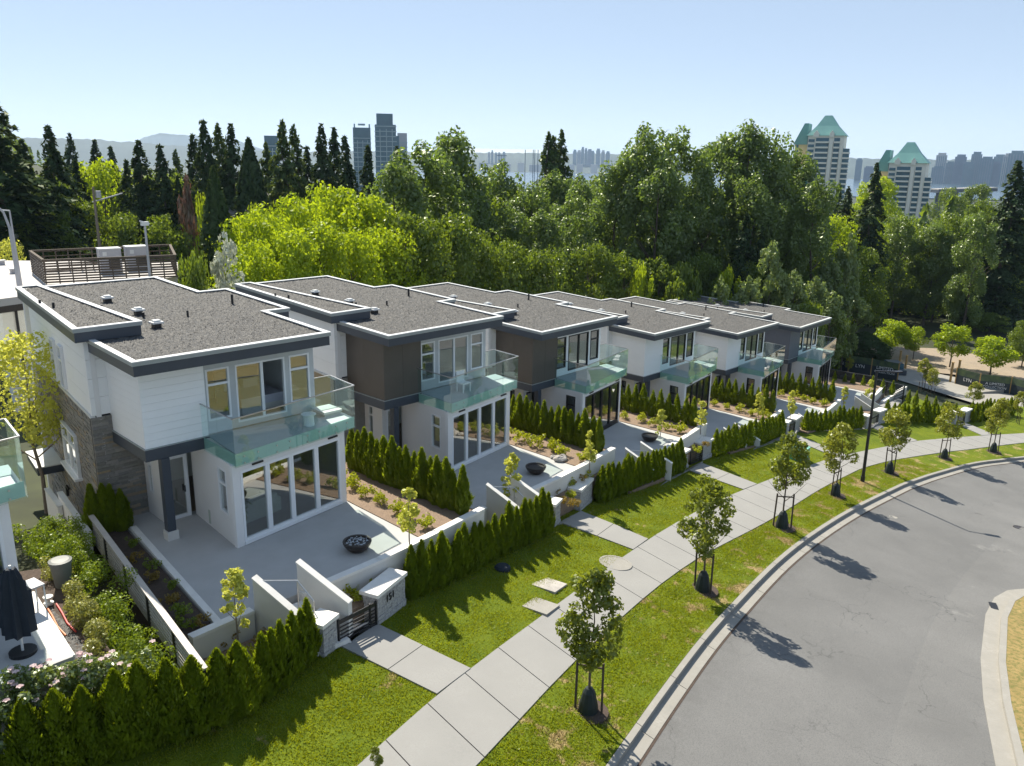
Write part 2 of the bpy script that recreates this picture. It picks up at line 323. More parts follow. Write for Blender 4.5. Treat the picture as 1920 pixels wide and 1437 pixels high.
def npmesh(name, V, F, m):                   # V (n,3), F (k,3) or (k,4)
    me = D.meshes.new(name); me.vertices.add(len(V)); me.vertices.foreach_set('co', np.asarray(V, np.float32).ravel())
    k = F.shape[1]; me.loops.add(F.size); me.loops.foreach_set('vertex_index', F.astype(np.int32).ravel())
    me.polygons.add(len(F)); me.polygons.foreach_set('loop_start', np.arange(0, F.size, k, dtype=np.int32)); me.polygons.foreach_set('loop_total', np.full(len(F), k, np.int32))
    me.materials.append(M[m] if isinstance(m, str) else m); me.update(calc_edges=True); return me
def unit(v): return v/np.maximum(np.linalg.norm(v, axis=-1, keepdims=True), 1e-9)
def cards(rng, P, N, size, aspect=.55, fold=0.0):       # leaf-shaped quads at P facing about N
    n = len(P); N = unit(N); t = unit(np.cross(N, rng.normal(size=(n, 3)))); b = np.cross(N, t)
    s = (size*rng.uniform(.65, 1.3, n))[:, None]
    tip = P+t*s*.5; tail = P-t*s*.5; side = b*s*aspect*.5
    V = np.stack([tail, P+side+N*s*fold, tip, P-side+N*s*fold], 1).reshape(-1, 3)
    return V, np.arange(4*n).reshape(-1, 4)
def leafmesh(name, rng, C, Rr, count, size, m, squash=1.0, aspect=.6, inner=.55, up=.35):
    """leaves spread through clumps with centres C and radii Rr"""
    wgt = Rr**2; k = rng.choice(len(C), count, p=wgt/wgt.sum())
    d = unit(rng.normal(size=(count, 3))); r = Rr[k]*rng.uniform(inner, 1.05, count)**.7
    P = C[k]+d*r[:, None]*np.array([1, 1, squash])
    N = d+rng.normal(size=(count, 3))*.75+np.array([0, 0, up])
    V, F = cards(rng, P, N, size, aspect); return npmesh(name, V, F, m)
def crown_round(rng, h0, h, wd, n=46, topw=.5, low=.35):   # clump centres of a broadleaf crown between heights h0 and h, wd wide
    C = []; R = []
    for i in range(n):
        t = rng.uniform(0, 1)**.85
        prof = (math.sin(math.pi*min(1, max(.02, (t*.86+.10)))))**topw if t > low else (.55+.45*t/low)
        a = rng.uniform(0, 2*math.pi); q = math.sqrt(rng.uniform(.15, 1))*prof*wd/2*.82
        C.append((q*math.cos(a), q*math.sin(a), h0+(h-h0)*(.06+.88*t))); R.append(wd*rng.uniform(.085, .17)*(1.1-.35*t))
    C.append((0, 0, h-wd*.07)); R.append(wd*.09)
    return np.array(C), np.array(R)
def conifer_mesh(name, rng, h, wd, m, count=5200, droop=.35, size=.5, dense=1.0, bare=.04, power=.85):
    """whorled boughs carrying sprays, the outline broad below and narrowing in the upper part"""
    P = []; N = []; nb = 300
    for i in range(nb):
        t = (i+rng.uniform())/nb; z = h*(bare+(1-bare)*t); q = min(1, (1-t)*2.3)**.85*(.80+.20*min(1, (1-t)))
        L = wd/2*q*rng.uniform(.42, 1.18)+.02*wd; a = rng.uniform(0, 2*math.pi); k = max(4, int(count/nb*(1.35*q+.1)))
        s = rng.uniform(.12, 1, k)**.7; wob = rng.normal(size=k)*.10*(L*s+.3); x = np.cos(a)*L*s-np.sin(a)*wob; y = np.sin(a)*L*s+np.cos(a)*wob
        zz = z-droop*L*s**1.6+rng.normal(size=k)*.006*h
        P.append(np.stack([x, y, np.clip(zz, .1, h)], 1)); N.append(np.stack([np.cos(a)*.5+rng.normal(size=k)*.5, np.sin(a)*.5+rng.normal(size=k)*.5, np.full(k, .75)], 1))
    P.append(np.stack([rng.normal(size=14)*.02*wd, rng.normal(size=14)*.02*wd, h*rng.uniform(.94, 1.0, 14)], 1)); N.append(rng.normal(size=(14, 3)))
    P = np.concatenate(P); N = np.concatenate(N); V, F = cards(rng, P, N, size, .42); return npmesh(name, V, F, m)
def cedar_mesh(name, rng, h, wd, count=1500, m='cedar', fs=1.0):
    t = rng.uniform(0, 1, count)**1.15; prof = np.minimum(1, ((1-t)*1.55))**.8*(.62+.38*np.minimum(1, t/.22))
    a = rng.uniform(0, 2*math.pi, count); lob = 1+.13*np.sin(a*5+7*t)+.1*np.sin(a*3-11*t)
    r = wd/2*prof*lob*rng.uniform(.62, 1.05, count)
    P = np.stack([r*np.cos(a), r*np.sin(a), h*(.02+.97*t)], 1)
    n = len(P); ax = unit(np.stack([np.cos(a)*.35, np.sin(a)*.35, np.ones(n)], 1)+rng.normal(size=(n, 3))*.22)
    rd = np.stack([np.cos(a), np.sin(a), np.zeros(n)], 1)+rng.normal(size=(n, 3))*.35; b = unit(np.cross(ax, rd))
    s = (rng.uniform(.07, .16, n)*fs*(h/1.6)**.5)[:, None]; wq = s*.20
    V = np.stack([P-ax*s*.5-b*wq*.4, P-ax*s*.5+b*wq*.4, P+b*wq, P+ax*s*.55, P-b*wq], 1).reshape(-1, 3)
    F = np.arange(5*n).reshape(-1, 5); return npmesh(name, V, F, m)
def hull(mb_name, rng, prof, m, n=9):       # dark inner body so a dense plant is not see-through
    return None
def trunk_mesh(name, rng, h, r, m='bark', limbs=6, spread=.3, top=.9):
    mb = MB(); pts = [(rng.normal()*.02*h*k, rng.normal()*.02*h*k, h*top*k) for k in (0, .25, .5, .75, 1)]; pts[0] = (0, 0, 0)
    mb.tube(pts, [r, r*.8, r*.6, r*.38, r*.12], 7)
    for i in range(limbs):
        t = rng.uniform(.3, .8); a = rng.uniform(0, 2*math.pi); p = Vector((0, 0, h*top*t)); L = h*spread*(1.1-t)
        mb.tube([p, p+Vector((math.cos(a)*L*.5, math.sin(a)*L*.5, L*.45)), p+Vector((math.cos(a)*L, math.sin(a)*L, L*1.0))], [r*.38, r*.25, r*.08], 5)
    return mb.mesh(name, m)
def catmull(pts, x):
    pts = np.array(pts, float); X = pts[:, 0]; Y = pts[:, 1]; m = np.gradient(Y, X)
    x = np.asarray(x, float); i = np.clip(np.searchsorted(X, x)-1, 0, len(X)-2); h = X[i+1]-X[i]; t = (x-X[i])/h
    lo = x < X[0]; hi = x > X[-1]
    y = (2*t**3-3*t**2+1)*Y[i]+(t**3-2*t**2+t)*h*m[i]+(-2*t**3+3*t**2)*Y[i+1]+(t**3-t**2)*h*m[i+1]
    y = np.where(lo, Y[0]+m[0]*(x-X[0]), y); return np.where(hi, Y[-1]+m[-1]*(x-X[-1]), y)
# ------------------------------------------------------------------ street lines (y as a function of x)
INNER = [(-2, -11.85), (3.45, -10.2), (8.9, -8.85), (13.5, -7.75), (18.3, -6.65), (22.9, -5.85), (31.2, -4.9), (39, -4.4), (49, -4.45), (56.2, -5.25), (64.1, -7.75), (68.8, -9.5)]
OUTER = [(-2, -14.0), (2.4, -12.85), (8.05, -11.2), (12.65, -10.03), (17, -9.1), (26.2, -8.15), (37.4, -6.7), (45.3, -6.25), (54.5, -7.3), (60, -8.7), (65.5, -10.3), (71, -12.1)]
CURB = [(-2, -16.7), (5.2, -14.72), (9.2, -13.58), (12.8, -12.62), (18.5, -11.35), (22, -10.68), (26.9, -9.98), (30.45, -9.58), (39, -9.02), (48, -8.95), (54.9, -9.55), (61.3, -11.35), (67, -13.5), (73, -16.2)]
fin = lambda x: catmull(INNER, x); fou = lambda x: catmull(OUTER, x); fcu = lambda x: catmull(CURB, x)
def strip(name, m, xs, fa, fb, za, zb, nb=1, parent=None):
    mb = MB(); rows = []
    for x in xs:
        ya, yb = float(fa(x)), float(fb(x)); r = []
        for j in range(nb+1):
            t = j/nb; y = ya+(yb-ya)*t; a = za(x, y); b = zb(x, y); r.append((x, y, float(a+(b-a)*t)))
        rows.append(r)
    for i in range(len(rows)-1):
        for j in range(nb): mb.poly([rows[i][j+1], rows[i+1][j+1], rows[i+1][j], rows[i][j]])
    return mb.build(name, m, parent)

def text_mesh(cu):          # a font curve turned into a mesh
    o = D.objects.new('lettering', cu); COL.objects.link(o); dg = bpy.context.evaluated_depsgraph_get(); dg.update()
    me = D.meshes.new_from_object(o.evaluated_get(dg)); D.objects.remove(o); return me
# ------------------------------------------------------------------ land
def land():
    xs = np.unique(np.concatenate([np.arange(-60, 120, 2.0), np.arange(120, 400, 12), np.arange(-400, -60, 20), np.arange(400, 6001, 160), np.arange(-3000, -400, 130)]))
    ys = np.unique(np.concatenate([np.arange(-60, 110, 2.0), np.arange(110, 400, 12), np.arange(-300, -60, 20), np.arange(400, 6001, 160)]))
    X, Y = np.meshgrid(xs, ys, indexing='ij')
    cut = np.where(Y < 4, .35, .12)
    Z = terr(X, Y)-cut
    V = np.stack([X, Y, Z], -1).reshape(-1, 3); nx, ny = X.shape
    i = np.arange(nx*ny).reshape(nx, ny); F = np.stack([i[:-1, :-1], i[1:, :-1], i[1:, 1:], i[:-1, 1:]], -1).reshape(-1, 4)
    o = link('ground', npmesh('ground', V, F, 'forestfloor')); kind(o)
land()
gz = lambda x, y: zf(x, y)
rz_ = lambda x, y: zf(x, y)-.14
xs = np.arange(-14, 84, .8)
# front lawn between hedges and sidewalk, verge between sidewalk and kerb
kind(strip('lawn', 'lawn', xs, lambda x: fin(x)+9.5, lambda x: fin(x)-.0, lambda x, y: gz(x, y)-.02, gz, 8))
kind(strip('verge', 'verge', xs, fou, lambda x: fcu(x)+.02, lambda x, y: gz(x, y)-.01, gz, 4))
rd = kind(strip('road', 'asphalt', np.arange(-16, 110, 1.0), lambda x: fcu(x)-.5, lambda x: fcu(x)-32, rz_, lambda x, y: zf(x, y)-.14, 16))
uvl = rd.data.uv_layers.new(name='lane')
for lp in rd.data.loops: v_ = rd.data.vertices[lp.vertex_index].co; uvl.data[lp.index].uv = (v_.x, (float(fcu(v_.x))-v_.y)/10)
kind(strip('road_joint', 'soil', np.arange(-14, 80, .8), lambda x: fcu(x)-.60, lambda x: fcu(x)-.68, lambda x, y: zf(x, y)-.134, lambda x, y: zf(x, y)-.134, 1))
# sidewalk panels
sw = setting('sidewalk'); prev = -13.2; n = 0
while prev < 74:
    nx = prev+1.78; g = .016
    q = [(prev+g, float(fou(prev+g))+.0), (nx-g, float(fou(nx-g))), (nx-g+.16, float(fin(nx-g+.16))), (prev+g+.16, float(fin(prev+g+.16)))]
    MB().prism(q, lambda x, y: zf(x, y)-.16, lambda x, y: zf(x, y)+.025).build('concrete_panel', 'walk', sw); prev = nx
kind(strip('sidewalk_joint', 'soil', xs, lambda x: fin(x)+.02, fou, lambda x, y: gz(x, y)-.006, lambda x, y: gz(x, y)-.006, 1))
# kerb and gutter in cast lengths
kb = setting('kerb'); x = -13.0
while x < 78:
    x1 = x+2.9; sub = np.linspace(x+.012, x1-.012, 5)
    def run(off0, off1, z0, z1):
        mb = MB()
        for a, b in zip(sub, sub[1:]):
            mb.prism([(a, float(fcu(a))-off1), (b, float(fcu(b))-off1), (b, float(fcu(b))-off0), (a, float(fcu(a))-off0)], lambda X, Y: zf(X, Y)+z0, lambda X, Y: zf(X, Y)+z1)
        return mb
    run(0, .19, -.3, .02).build('kerb_stone', 'kerb', kb); run(.192, .60, -.3, -.125).build('gutter_slab', 'kerb', kb); x = x1
# far kerb round the island with dry grass
FAR = [(10, -23.4), (12.2, -22.4), (14.6, -21.35), (18.6, -19.95), (21.7, -19.03), (26.2, -18.0), (28.6, -17.72), (30.2, -17.85), (31.3, -18.35), (32.2, -19.5), (32.6, -21.2)]
fk = setting('island_kerb'); P = []
for i in range(len(FAR)-1):
    for t in (0, .5): P.append((FAR[i][0]*(1-t)+FAR[i+1][0]*t, FAR[i][1]*(1-t)+FAR[i+1][1]*t))
P.append(FAR[-1]); P = np.array(P); T = unit(np.gradient(P, axis=0)); NRM = np.stack([T[:, 1], -T[:, 0]], 1)
for a, b, z0, z1, nm in ((0, .55, -.3, -.125, 'gutter_slab'), (.552, .78, -.3, .02, 'kerb_stone')):
    for i in range(0, len(P)-1, 2):
        mb = MB()
        for k in (i, i+1):
            if k+1 < len(P):
                q = [P[k]+NRM[k]*b, P[k+1]+NRM[k+1]*b, P[k+1]+NRM[k+1]*a, P[k]+NRM[k]*a]
                mb.prism([tuple(v) for v in q], lambda X, Y: zf(X, Y)+z0, lambda X, Y: zf(X, Y)+z1)
        mb.build(nm, 'kerb', fk)
isl = [tuple(P[k]+NRM[k]*.775) for k in range(len(P))]+[(30.5, -40), (4, -40), (8, -26)]
bm = MB(); cpt = (20, -30)
for k in range(len(isl)):
    a, b = isl[k], isl[(k+1) % len(isl)]; bm.poly([(b[0], b[1], float(zf(*b))+.01), (a[0], a[1], float(zf(*a))+.01), (cpt[0], cpt[1], float(zf(*cpt))+.15)])
kind(bm.build('island_verge', 'drygrass'))
tag(MB().box(-.30, .30, -.14, .14, -.02, .02).build('storm_drain', 'black', None, U(1863, 1137, lambda x, y: zf(x, y)-.11)), 'dark iron storm drain grate in the gutter of the island kerb', 'drain')
D.objects['storm_drain'].rotation_euler.z = rad(25)
# covers in road and walk
def cover(name, px, py, r, m, label, cat, dz, group=None, z=zf):
    p = U(px, py, z); o = MB().lathe([(r, -.05), (r, dz), (r*.86, dz), (r*.86, dz-.008)], 28).build(name, m, None, p); o.rotation_euler = (math.atan(.06), math.atan(.11), 0); tag(o, label, cat, group); return o
cover('sidewalk_cover', 1154, 1057, .66, 'kerb', 'large pale round access cover set in the edge of the sidewalk', 'cover', .045)
for px, py, lb in ((1836, 967, 'round iron manhole cover in the road near the long lamp shadow'), (1912, 990, 'round iron manhole cover in the road at the right border'), (1675, 970, 'small faded round valve cover in the road under a tree shadow')):
    cover('manhole_cover', px, py, .34 if px != 1675 else .22, 'bronze' if px != 1675 else 'kerb', lb, 'manhole cover', .012, 'covers in the roadway', lambda x, y: zf(x, y)-.14)
for px, py, m, lb in ((1030, 1098, 'rock', 'square speckled concrete utility lid set in the lawn of the nearest townhouse'), (1014, 1138, 'kerb', 'square pale utility lid touching the sidewalk in front of the nearest townhouse'), (1556, 868, 'kerb', 'square utility lid in the lawn beside the green utility box')):
    p = U(px, py, zf); o = MB().box(-.48, .48, -.48, .48, -.1, .05).build('access_hatch', m, None, p); o.rotation_euler = (.02, .12, rad(14)); tag(o, lb, 'utility lid', 'square lids in the lawns')
p = U(942, 1068, zf); o = MB().lathe([(.30, -.1), (.30, .10), (.24, .16), (.0, .17)], 16).build('lawn_drain', 'cloth', None, p); tag(o, 'dark blue domed drain cap in the shaded lawn', 'drain')
p = U(1498, 862, zf); t = thing('utility_box', 'green utility transformer box standing on the lawn edge behind a street tree', 'utility box', p, rad(8))
MB().box(-.62, .62, -.5, .5, -.2, .08).build('plinth', 'kerb', t); MB().box(-.55, .55, -.45, .45, .08, .74).build('cabinet', 'teal', t); MB().box(-.58, .58, -.48, .48, .742, .82).build('lid', 'tealtop', t)
MB().box(.552, .556, -.3, .3, .25, .6).build('door_panel', 'wframe', t)
# ------------------------------------------------------------------ houses
ZR, TS = 6.60, .033                       # roof height, rise of the main roof per metre towards the back
def rot(p, a): return (p[0]*math.cos(a)-p[1]*math.sin(a), p[0]*math.sin(a)+p[1]*math.cos(a))
class Frame:                              # a vertical plane: s along it, z up, d outwards
    def __init__(s, A, B):
        s.A = np.array(A, float); s.B = np.array(B, float); t = s.B-s.A; s.L = float(np.linalg.norm(t)); s.t = t/s.L; s.n = np.array([s.t[1], -s.t[0]])
    def p(s, u, d=0): return tuple(s.A+s.t*u+s.n*d)
    def box(s, mb, u0, u1, d0, d1, z0, z1): return mb.prism([s.p(u0, d1), s.p(u1, d1), s.p(u1, d0), s.p(u0, d0)], z0, z1)
def wall(fr, z0, z1, holes, mb, th=.16, u0=0, u1=None):
    """solid wall with rectangular holes (ua, ub, za, zb), built from butted blocks"""
    u1 = fr.L if u1 is None else u1
    us = sorted({u0, u1, *[h[0] for h in holes], *[h[1] for h in holes]})
    for a, b in zip(us, us[1:]):
        cuts = sorted([(h[2], h[3]) for h in holes if h[0] <= a+1e-6 and h[1] >= b-1e-6]); z = z0
        for c0, c1 in cuts:
            if c0 > z+1e-4: fr.box(mb, a, b, -th, 0, z, c0)
            z = c1
        if z1 > z+1e-4: fr.box(mb, a, b, -th, 0, z, z1)
def window(parent, fr, u0, u1, z0, z1, m, name='window', bars=(), mull=(), fw=.065, d=.0, open_pane=None):
    """frame with panes; bars = transom heights, mull = mullion positions"""
    mb = MB(); dd0, dd1 = d-.11, d+.012
    fr.box(mb, u0, u0+fw, dd0, dd1, z0, z1); fr.box(mb, u1-fw, u1, dd0, dd1, z0, z1)
    fr.box(mb, u0+fw, u1-fw, dd0, dd1, z0, z0+fw); fr.box(mb, u0+fw, u1-fw, dd0, dd1, z1-fw, z1)
    w_ = link(name, mb.mesh('frame', m), parent)
    ms = [u0+fw]+list(mull)+[u1-fw]; bs = [z0+fw]+list(bars)+[z1-fw]
    for u in mull: fr.box(MBx := MB(), u-.05, u+.05, dd0+.006, dd1-.006, z0+fw, z1-fw); link('mullion', MBx.mesh('mullion', m), w_)
    for i in range(len(ms)-1):
        a = ms[i]+(.05 if i else 0); b = ms[i+1]-(.05 if i+1 < len(ms)-1 else 0)
        for zb in bars: fr.box(MBx := MB(), a, b, dd0+.01, dd1-.01, zb-.04, zb+.04); link('transom', MBx.mesh('transom', m), w_)
        for j in range(len(bs)-1):
            if open_pane is not None and i == open_pane: continue
            c = bs[j]+(.04 if j else 0); e = bs[j+1]-(.04 if j+1 < len(bs)-1 else 0)
            fr.box(MBx := MB(), a, b, d-.052, d-.045, c, e); link('pane', MBx.mesh('pane', 'pane'), w_)
    return w_
ROOF = [(0, 0), (7.09, 0), (7.09, 4.57), (8.13, 4.57), (8.13, 9.97), (6.84, 9.97), (6.84, 14.57), (1.0, 14.57), (.55, 9.0), (0, 3.9)]
STRIP = [(-.485, 3.52), (1.79, 3.52), (1.79, 14.57), (.787, 14.57)]
def inset(poly, d):
    n = len(poly); out = []
    for i in range(n):
        a, b, c = (np.array(poly[k % n], float) for k in (i-1, i, i+1))
        e0 = b-a; e0 /= np.linalg.norm(e0); e1 = c-b; e1 /= np.linalg.norm(e1); n0 = np.array([-e0[1], e0[0]]); n1 = np.array([-e1[1], e1[0]])
        k = 1+n0@n1; out.append(tuple(b+(n0+n1)*d/max(k, .15)))
    return out
def roof(parent, name, poly, z, hf):
    r = link(name, None, parent)
    tr = inset(poly, .20); f2 = inset(poly, .012); f3 = inset(poly, .05)
    def ring(o, i, z0, z1, nm, m):
        for k in range(len(o)):
            j = (k+1) % len(o); mb = MB(); mb.prism([o[k], o[j], i[j], i[k]], z0, z1); mb.build(nm, m, r)
    zz = lambda d: (lambda x, y: z(x, y)+d)
    ring(poly, tr, zz(-.03), zz(0), 'coping', 'trim')
    ring(f2, inset(poly, .06), zz(-.15), zz(-.031), 'coping_drip', 'trimedge')
    ring(f3, inset(poly, .14), zz(-hf), zz(-.151), 'fascia', 'navy')
    MB().prism(inset(poly, .15), zz(-hf+.01), zz(-.10)).build('roof_slab', 'navy', r)
    MB().poly([(x, y, z(x, y)-.085) for x, y in inset(poly, .195)]).build('gravel_bed', 'gravel', r)
    return r
def inside(poly, X, Y):
    c = np.zeros(len(X), bool); n = len(poly)
    for i in range(n):
        (x0, y0), (x1, y1) = poly[i], poly[(i+1) % n]
        with np.errstate(divide='ignore', invalid='ignore'):
            h = ((y0 > Y) != (y1 > Y)) & (X < (x1-x0)*(Y-y0)/(y1-y0+1e-12)+x0)
        c ^= h
    return c
def pebbles(name, poly, z, n, seed):
    r = np.random.default_rng(seed); p = np.array(poly); X = r.uniform(p[:, 0].min(), p[:, 0].max(), n); Y = r.uniform(p[:, 1].min(), p[:, 1].max(), n)
    k = inside(poly, X, Y); X = X[k]; Y = Y[k]; n = len(X); s = r.uniform(.018, .052, n); a = r.uniform(0, 6.28, n); z0 = z(X, Y)
    V = [np.stack([X+np.cos(a+t)*s*r.uniform(.7, 1.3, n), Y+np.sin(a+t)*s*r.uniform(.7, 1.3, n), z0-.005], 1) for t in (0, 2.1, 4.2)]+[np.stack([X+r.normal(size=n)*.01, Y+r.normal(size=n)*.01, z0+s*r.uniform(.5, 1.0, n)], 1)]
    V = np.stack(V, 1).reshape(-1, 3); b = np.arange(n)*4
    F = np.concatenate([np.stack([b, b+1, b+3], 1), np.stack([b+1, b+2, b+3], 1), np.stack([b+2, b, b+3], 1)])
    return npmesh(name, V, F, 'pebble')
zmain = lambda x, y: ZR+TS*y
zstrip = lambda x, y: 7.151+0*x
PEB = pebbles('gravel_stones', inset(ROOF, .21), lambda x, y: ZR+TS*y-.085, 30000, 5)
PEB2 = pebbles('gravel_stones', inset(STRIP, .21), lambda x, y: 7.151-.085+0*x, 6000, 6)
V0, V1 = (2.387, -1.12), (7.265, -.326); BACK = 14.2
LWALL = Frame((1.10, BACK), (-.08, 3.9))
def house(o, up, upfront, fm, stones=False, detail=2, left=True):
    FB = Frame(V0, V1); FL = Frame((2.62, 2.5), V0)
    # ground floor walls
    bi = (.30, 4.70, .02, 2.66); wl_ = (FL.L-1.25, FL.L-.55, .98, 2.60)
    mb = MB(); wall(FB, -.12, 2.93, [bi], mb); mb.build('bay_front_wall', 'grey', o)
    mb = MB(); wall(FL, -.12, 2.93, [wl_], mb, u1=FL.L-.162); mb.build('bay_side_wall', 'grey', o)
    FR_ = Frame(V1, (7.05, BACK)); mb = MB(); wall(FR_, -3.2, 2.93, [], mb, u0=.17); mb.build('right_wall', 'grey', o)
    FD = Frame((1.46, 2.5), (2.46, 2.5)); dr = (.24, .96, .03, 2.40)
    mb = MB(); wall(FD, -.12, 2.93, [dr], mb); mb.build('entry_wall', 'grey', o)
    FS = Frame((1.46, 4.0), (1.46, 2.66)); mb = MB(); wall(FS, -.12, 2.93, [(.45, .80, .9, 2.45)], mb); mb.build('entry_side_wall', 'grey', o)
    window(o, FS, .45, .80, .9, 2.45, fm, bars=(2.0,), fw=.05)
    window(o, FL, *wl_, fm, bars=(2.05,), fw=.06)
    bw = link('folding_door', None, o)
    for k, (a, b) in enumerate(((.30, 1.40), (1.40, 2.42), (2.42, 3.56), (3.56, 4.70))):
        window(bw, FB, a+.002, b-.002, .14, 2.66, fm, 'door_leaf', fw=.085)
    FB.box(MBx := MB(), .30, 4.70, -.13, .05, .02, .139); MBx.build('door_sill', fm, bw)
    for a in (1.0, 4.35): FB.box(MBx := MB(), a-.22, a+.22, .002, .05, 2.74, 2.80); MBx.build('wall_light', 'black', o)
    ed = window(o, FD, *dr, fm, 'entry_door', fw=.10); FD.box(MBx := MB(), .80, .84, .014, .06, .98, 1.22); link('door_handle', MBx.mesh('door_handle', 'black'), ed)
    FD.box(MBx := MB(), 1.06, 1.10, .002, .03, 1.15, 1.35) if False else None
    # upper floor
    UW = Frame((2.70, 1.2), (7.03, 1.2)); zt = 6.12; zb = 3.37
    hs_ = [(.10, .96, 3.82, 5.66), (1.18, 3.12, 3.55, 5.66), (3.30, 4.14, 3.85, 5.66)]
    mb = MB(); wall(UW, zb-.0, zt, hs_, mb); mb.build('balcony_wall', 'gframe' if fm == 'wframe' else 'panel', o)
    window(o, UW, *hs_[0], fm, bars=(5.10,)); window(o, UW, *hs_[2], fm, bars=(5.12,))
    window(o, UW, *hs_[1], fm, 'sliding_door', mull=(2.20,), open_pane=1 if stones else None)
    URW = Frame((7.03, 1.2), (6.98, BACK)); mb = MB(); wall(URW, 2.931, zt, [], mb, u0=.165); mb.build('upper_right_wall', 'panel', o)
    # projecting box with boarded faces
    BX = Frame((.54, 1.08), (2.70, 1.08)); BL = Frame((.54, 4.0), (.54, 1.08))
    if upfront == 'boards':
        nb = 11; hgt = (zt+.02-zb)/nb
        for k in range(nb):
            BX.box(MBx := MB(), 0, BX.L, -.11, 0, zb+k*hgt+.005, zb+(k+1)*hgt); MBx.build('siding_board', up, o)
            BL.box(MBx := MB(), 0, BL.L-.112, -.11, 0, zb+k*hgt+.005, zb+(k+1)*hgt); MBx.build('siding_board', up, o)
        BX.box(MBx := MB(), .002, BX.L-.002, -.14, -.112, zb, zt); BL.box(MBx, .002, BL.L-.146, -.14, -.112, zb, zt); MBx.build('box_backing', up, o)
    else:
        for a, b in ((0, BX.L/2-.0), (BX.L/2+.006, BX.L)): BX.box(MBx := MB(), a, b, -.12, 0, zb+.004, zt); MBx.build('wall_panel', up, o)
        for a, b in ((0, 1.45), (1.456, BL.L-.122)): BL.box(MBx := MB(), a, b, -.12, 0, zb+.004, zt); MBx.build('wall_panel', up, o)
    MB().box(2.56, 2.70, 1.20, 1.36, zb, zt).build('box_return', up, o)
    # beam round the foot of the box
    MB().box(.50, 2.72, 1.04, 1.30, 2.94, zb-.03).box(.50, .76, 1.302, 4.0, 2.94, zb-.03).build('storey_beam', 'navy', o)
    MB().box(.485, 2.725, 1.025, 1.30, zb-.028, zb).box(.485, .76, 1.302, 4.0, zb-.028, zb).build('beam_flashing', 'trimedge', o)
    MB().box(.77, 2.70, 1.31, 3.9, 2.98, 3.05).build('porch_ceiling', 'grey', o)
    c = link('porch_column', None, o); MB().box(.97, 1.25, .98, 1.26, .32, 2.94).build('shaft', 'navy', c); MB().box(.92, 1.30, .93, 1.31, -.1, .319).build('column_base', 'wallwhite', c)
    # left wall: panels above, stone below, strip front
    if left:
        FF = Frame((-.08, 3.9), (.54, 3.9))
        for z0, z1 in ((3.99, 4.62), (4.63, 5.29), (5.30, 5.96), (5.97, 6.67)):
            for a, b in ((0, 2.55), (2.56, 5.3), (5.31, 8.0), (8.01, LWALL.L)): LWALL.box(MBx := MB(), a, b, -.14, 0, z0, z1); MBx.build('wall_panel', 'panel' if up != 'dgrey' else 'dgrey', o)
            FF.box(MBx := MB(), 0.0, FF.L, -.14, .002, z0, z1); MBx.build('wall_panel', 'panel' if up != 'dgrey' else 'dgrey', o)
        LWALL.box(MBx := MB(), 0, LWALL.L-.0, -.30, -.142, -4.2, 6.67); MBx.build('left_wall_core', 'grey', o)
        LWALL.box(MBx := MB(), 0, LWALL.L, -.10, .06, 3.90, 3.985); MBx.build('belt_flashing', 'trim', o)
        FT = Frame((-.14, 3.86), (1.46, 3.86)); FT.box(MBx := MB(), 0.02, FT.L, -.2, -.07, -1.6, 3.95); MBx.build('stone_return_core', 'dark', o)
        if stones: cladding(o, FT)
        else:
            LWALL.box(MBx := MB(), 0, LWALL.L, -.141, -.01, -4.2, 3.898); MBx.build('stone_wall', 'stone', o)
            FT.box(MBx := MB(), 0, FT.L, -.069, 0, -1.6, 3.93); MBx.build('stone_return', 'stone', o)
        if stones:
            for a, b, z0, z1, br in ((4.55, 5.25, 3.99+.12, 5.75, 5.2), (5.95, 6.65, 4.11, 5.75, 5.2)): window(o, LWALL, a, b, z0, z1, fm, bars=(br,), d=.10, fw=.05)
            wd_ = window(o, LWALL, 4.9, 7.3, .75, 2.45, fm, bars=(1.85,), mull=(6.1,), d=.13, fw=.07)
            LWALL.box(MBx := MB(), 4.8, 7.4, .0, .30, .66, .749); link('window_sill', MBx.mesh('window_sill', 'wframe'), wd_)
            cn = link('door_canopy', None, o); LWALL.box(MBx := MB(), 1.3, 3.7, .0, 1.0, -.10, .22); MBx.build('canopy_body', 'navy', cn); LWALL.box(MBx := MB(), 1.26, 3.74, .0, 1.04, .222, .27); MBx.build('canopy_top', 'trim', cn)
            wlp = link('wall_light', None, o); LWALL.box(MBx := MB(), 4.2, 4.3, .06, .16, -1.0, -.62); MBx.build('lamp_body', 'black', wlp); LWALL.box(MBx := MB(), 4.2, 4.62, .06, .14, -.62, -.55); MBx.build('lamp_arm', 'black', wlp)
    MB().box(.95, 7.0, BACK, BACK+.16, -4.2, 6.6).build('back_wall', 'grey', o)
    # balcony
    bal = link('balcony', None, o)
    G0, G1, GR, GL = (2.44, -1.30), (7.70, -.44), (7.86, 1.40), (2.47, 1.06)
    MB().prism([(2.52, -1.22), (7.60, -.39), (7.72, 1.19), (2.72, 1.19)], 2.94, 3.34).build('deck', 'deck', bal)
    MB().prism([(2.47, -1.262), (7.66, -.414), (7.64, -.392), (2.49, -1.24)], 2.93, 3.345).prism([(2.47, -1.24), (2.49, -1.222), (2.515, 1.03), (2.495, 1.03)], 2.93, 3.345).build('slab_edge', 'sglass', bal)
    FG = Frame(G0, G1); FGl = Frame(GL, G0); FGr = Frame(G1, GR); FGb = Frame(GR, (7.10, 1.42))
